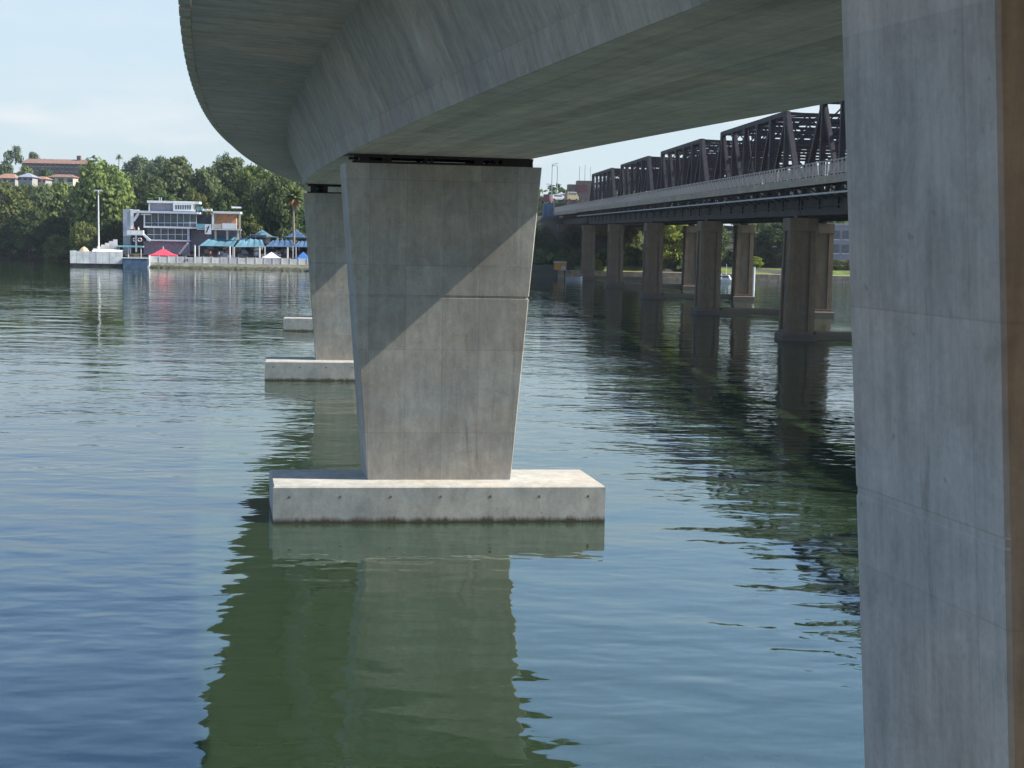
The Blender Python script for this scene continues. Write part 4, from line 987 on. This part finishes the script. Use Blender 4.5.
gable_house('long low apartment block with a brown tiled roof on the hilltop', 21, 88, 158.5, 163.5, 172, 600, 'tile_brown', 'brick_brown', 'apartment block', .03, 14, 'apartment_block', True, 2)
gable_house('house with an orange tiled roof at the left frame edge', -6, 16, 173.2, 178, 184, 470, 'tile_orange', 'house_wall', hip=.3)
gable_house('small grey roofed house with a pale wall between orange roofs', 16, 33, 172.5, 177, 182, 462, 'slate_roof', 'house_wall', hip=.45)
gable_house('low house with an orange roof right of the grey gabled house', 32, 46, 176, 179, 184, 468, 'tile_orange', 'house_wall', hip=.3)
gable_house('pale house with a brown roof below the apartment block', 47, 74, 174, 177, 184, 500, 'tile_brown', 'beige_paint', hip=.2)
gable_house('red roofed house half hidden above the fig trees', 150, 172, 160.5, 164, 172, 600, 'tile_orange', 'house_wall', hip=.3)

# office building and lawn at the right
ob = at(846, 258, 365); gzo = ob.z
of = tag(empty('office_building', (ob.x, 365, gzo)), 'grey office building with two rows of square windows behind the lawn', 'building')
MB().box(-6.5, 16, 0, 12, -4, 8.2).build('wall', MATS['mauve_wall'], of)
for r0 in range(2):
    for k in range(9):
        w_ = MB().box(-6+k*2.4, -4.2+k*2.4, -.12, .05, 1.2+r0*3.5, 3.4+r0*3.5).build('window', MATS['window_dark'], of); MB().box(-6.05+k*2.4, -4.15+k*2.4, -.2, -.02, .98+r0*3.5, 1.18+r0*3.5).build('sill', MATS['white_wall'], w_)
MB().box(-6.8, 16.3, -.3, 12.3, 8.21, 8.7).build('roof', MATS['grey_metal'], of)
lw_ = MB(); lw_.closed = False
xs_ = [14+4*i for i in range(67)]; 
for x0, x1 in zip(xs_, xs_[1:]):
    for j in range(6):
        y0, y1 = 3+j*4, 7+j*4; lw_.face([(x, shore(x)+d, terrain(x, shore(x)+d)+.25) for x, d in ((x0, y0), (x1, y0), (x1, y1), (x0, y1))])
tag(lw_.build('lawn', MATS['grass']), kind='structure')
sw2 = tag(empty('stone_sea_wall', (10, shore(10)-.4, 0)), 'low sandstone sea wall along the edge of the lawn', 'wall')
q = random.Random(4); x = 10; 
for k in range(70):
    L_ = q.uniform(2.2, 3.6)
    if x+L_ > 190: break
    y0 = shore(x+L_/2)-.4
    for r0 in range(2): MB().box(x-10+.04, x-10+L_-.04, y0-shore(10)+.4-.6+q.uniform(0, .12)+r0*.15, y0-shore(10)+.4+3.4, -.8+r0*1.28, .46+r0*1.2).build('stone', MATS['sandstone'], sw2)
    x += L_
def boat(px, Y, L_, label, rz, cab=True):
    p = ground_at(px, 281); p = at(px, 281, Y); root = tag(empty('motor_boat', (p.x, Y, .0), rz), label, 'boat', 'white boats moored by the bank')
    b = MB(); st = [(-1, .80, .0), (-.5, 1, 0), (.2, 1, .02), (.7, .6, .12), (1, .05, .3)]; rings = []
    for s, w_, up in st: x_ = s*L_/2; W_ = w_*L_*.17; rings.append([(x_, -W_*.6, -.3), (x_, W_*.6, -.3), (x_, W_, .75+up), (x_, -W_, .75+up)])
    b.loft(rings); b.build('hull', MATS['car_white' if cab else 'grey_metal'], root)
    if cab:
        b = MB(); b.loft([[(-L_*.25, -L_*.12, .78), (L_*.2, -L_*.11, .78), (L_*.2, L_*.11, .78), (-L_*.25, L_*.12, .78)], [(-L_*.22, -L_*.10, 1.75), (L_*.08, -L_*.09, 1.75), (L_*.08, L_*.09, 1.75), (-L_*.22, L_*.10, 1.75)]]); c_ = b.build('cabin', MATS['car_white'], root)
        MB().box(-L_*.2, L_*.1, -L_*.121, -L_*.10, 1.15, 1.55).build('window', MATS['window_dark'], c_)
        b = MB(); b.tube((-L_*.05, 0, 1.75), (-L_*.05, 0, 4.2), .07, .04, 6); b.build('mast', MATS['white_paint'], root)
    b = MB(); b.bar((-L_*.48, -L_*.14, 1.2), (-L_*.28, -L_*.15, 1.2), .05); b.bar((L_*.2, -L_*.1, 1.25), (L_*.46, 0, 1.4), .05); b.bar((L_*.2, L_*.1, 1.25), (L_*.46, 0, 1.4), .05); b.build('rail', MATS['grey_metal'], root)
boat(719, 318, 5, 'white cabin boat moored between the old piers, left of the pair', .3)
boat(727, 314, 4.6, 'white boat with mast moored between the old piers, right of the pair', -.4)
boat(574, 308, 3.6, 'small pale open boat by the farthest old pier', .1, False)
p = ground_at(753.5, 290); wp_ = tag(empty('channel_pole', (p.x, p.y, 0)), 'white wooden pole standing in the water beside the second old pier', 'pole')
b = MB(); b.tube((0, 0, -2), (0, 0, at(753.5, 267.5, p.y).z), .22, .2, 8); b.build('pole', MATS['white_paint'], wp_); b = MB(); b.tube((0, 0, at(753.5, 267.5, p.y).z), (0, 0, at(753.5, 267, p.y).z), .28, .15, 8); b.build('cap', MATS['grey_metal'], wp_)
# orange hut on piles at the bank
p = at(560, 277, 322); hu = tag(empty('pile_hut', (p.x, 322, 0)), 'small orange and cream hut on piles at the dark far bank', 'hut')
z0, z1 = at(560, 270, 322).z, at(560, 263, 322).z
MB().box(-1.35, 1.35, 0, 2, z0, z1).build('wall', MATS['orange_paint'], hu); MB().box(.2, 1.3, -.06, .1, z0, z0+(z1-z0)*.55).build('door', MATS['beige_paint'], hu); MB().box(-1.45, 1.45, -.2, 2.2, z1+.005, z1+.3).build('roof', MATS['beige_paint'], hu)
for x_ in (-1.1, 1.1):
    for y_ in (.2, 1.8): b = MB(); b.tube((x_, y_, -1.5), (x_, y_, z0), .12, n=7); b.build('pile', MATS['bark'], hu)

# ------------------------------------------------------------------ the road beyond the truss bridge
def road_z(y): return 15.1
bh = at(551, 222, 372); hd = tag(empty('hoarding', (bh.x, 372, terrain(bh.x, 372))), 'tall blue hoarding at the end of the truss bridge', 'hoarding')
zt3 = at(551, 203.5, 372).z-hd.location.z; w2 = 8*372/F_PX
for k in range(3): MB().box(-w2+k*w2*.667+.02, -w2+(k+1)*w2*.667-.02, 0, .3, -2, zt3-(.0 if k < 2 else .8)).build('panel', MATS['blue_hoarding'], hd)
for k in range(3): MB().box(-w2+k*w2*.667-.1, -w2+k*w2*.667+.1, .31, .5, -2, zt3-.2).build('post', MATS['grey_metal'], hd)
def car(px, py, Y, L_, Hh, col, label, rz=0.0, van=False):
    p = at(px, py, Y); root = tag(empty('car', (p.x, Y, p.z), rz), label, 'car', 'vehicles on the approach road')
    b = MB(); w_ = L_*.21
    b.loft([[(-L_/2, -w_, .3), (L_/2, -w_, .3), (L_/2, w_, .3), (-L_/2, w_, .3)], [(-L_/2-.02, -w_-.03, .6), (L_/2+.02, -w_-.03, .6), (L_/2+.02, w_+.03, .6), (-L_/2-.02, w_+.03, .6)], [(-L_/2+.05, -w_, Hh*.58), (L_/2-.1, -w_, Hh*.56), (L_/2-.1, w_, Hh*.56), (-L_/2+.05, w_, Hh*.58)]]); body = b.build('body', MATS[col], root)
    f0, f1 = (-.48, .3) if van else (-.38, .22)
    b = MB(); b.loft([[(L_*f0, -w_*.95, Hh*.58), (L_*(f1+.1), -w_*.95, Hh*.58), (L_*(f1+.1), w_*.95, Hh*.58), (L_*f0, w_*.95, Hh*.58)], [(L_*(f0+.06), -w_*.8, Hh), (L_*f1, -w_*.8, Hh), (L_*f1, w_*.8, Hh), (L_*(f0+.06), w_*.8, Hh)]]); b.build('cabin', MATS[col], root)
    for sy in (-1, 1): MB().box(L_*(f0+.09), L_*f1, sy*w_*.9-.02, sy*w_*.9+.02, Hh*.64, Hh*.9).build('window', MATS['window_dark'], root)
    for x_ in (-L_*.3, L_*.3):
        for sy in (-1, 1): b = MB(); b.tube((x_, sy*(w_-.1), .32), (x_, sy*(w_+.04), .32), .32, n=12); b.build('wheel', MATS['tyre'], root)
car(558, 201, 384, 4.4, 1.7, 'car_white', 'white car on the approach road, nearest the street lamps', .2)
car(565.5, 200.5, 390, 4.6, 1.9, 'car_white', 'white van on the approach road, right of the white car', .1, True)
car(548, 203, 378, 4.5, 2.2, 'red_paint', 'dark red vehicle above the blue hoarding', 1.3, True)
car(571.5, 201, 380, 3.6, 2.4, 'yellow_paint', 'yellow truck on the approach road by the last truss span', .5, True)
tb = at(582, 200, 420); tw = tag(empty('roadside_building', (tb.x, 420, tb.z-6)), 'brown roadside building with a red sign panel behind the last truss span', 'building')
MB().box(-1.6, 3.6, 0, 8, 0, 11.6).build('wall', MATS['brick_brown'], tw); MB().box(-4.2, -1.62, 1, 8, 0, 10.5).build('wing_wall', MATS['brick_brown'], tw); MB().box(-1.5, 1.4, -.2, -.02, 8.2, 10.4).build('sign_panel', MATS['red_paint'], tw)
for k in range(3): MB().box(-3.8+k*.8, -3.3+k*.8, .9, 1.02, 7, 9).build('window', MATS['window_dark'], tw)
for k in range(3): b = MB(); b.tube((-.8+k*1.6, 3, 11.6), (-.8+k*1.6, 3, 15.8+.5*(k % 2)), .08, n=6); b.build('aerial', MATS['grey_metal'], tw)
for i, (px, yt, yb_, Y, side) in enumerate(((551.5, 164, 199, 372, 1), (556.8, 166, 199, 385, -1), (551.4, 184.5, 203, 376, -1))):
    a, c = at(px, yb_, Y), at(px, yt, Y)
    lp = tag(empty('street_lamp', (a.x, Y, a.z-1.0)), ('tall thin street lamp nearest the middle concrete pier', 'tall thin street lamp right of the other tall one', 'short dark street lamp over the blue hoarding')[i], 'street lamp', 'street lamps on the approach road')
    h = c.z-a.z+1.0; b = MB(); b.tube((0, 0, 0), (0, 0, h), .13, .09, 7); b.build('post', MATS['grey_metal' if i < 2 else 'bearing_steel'], lp)
    b = MB(); b.bar((0, 0, h-.05), (side*1.0, 0, h+.1), .09); b.build('arm', MATS['grey_metal'], lp); b = MB(); b.box(min(side*.8, side*1.4), max(side*.8, side*1.4), -.15, .15, h+.0, h+.16); b.build('lamp_head', MATS['grey_metal'], lp)
# red bus crossing between the trusses
bs = tag(empty('bus', opos(L1+4.2, 246), OA), 'red bus crossing the truss bridge, seen through the trusses', 'bus')
MB().box(-1.25, 1.25, 0, 11, 14.75, 17.5).build('body', MATS['red_paint'], bs)
MB().box(-1.3, -1.2505, .5, 10.5, 16.1, 17.1).build('window_band', MATS['window_dark'], bs); MB().box(-1.15, 1.15, -.06, -.002, 16, 17.2).build('windscreen', MATS['window_dark'], bs)
for y_ in (2, 8.6):
    for x_ in (-1.1, 1.1): b = MB(); b.tube((x_-.15, y_, 14.92), (x_+.15, y_, 14.92), .5, n=12); b.build('wheel', MATS['tyre'], bs)

# ------------------------------------------------------------------ thin summer haze
hzb = MB(); hzb.box(-1500, 1500, -150, 1600, -4.5, 75)
hz = hzb.build('haze', MATS['soil']); hz.data.materials.clear()
HM = bpy.data.materials.new('haze'); HM.use_nodes = True; HM.node_tree.nodes.clear()
ho = N(HM.node_tree, 'ShaderNodeOutputMaterial'); hv = N(HM.node_tree, 'ShaderNodeVolumePrincipled')
hv.inputs['Color'].default_value = (.86, .92, 1, 1); hv.inputs['Density'].default_value = .00011; hv.inputs['Anisotropy'].default_value = .2
HM.node_tree.links.new(hv.outputs[0], ho.inputs['Volume']); hz.data.materials.append(HM)
tag(hz, 'thin pale haze over the water', 'haze', kind='stuff')
SC.cycles.volume_bounces = 0
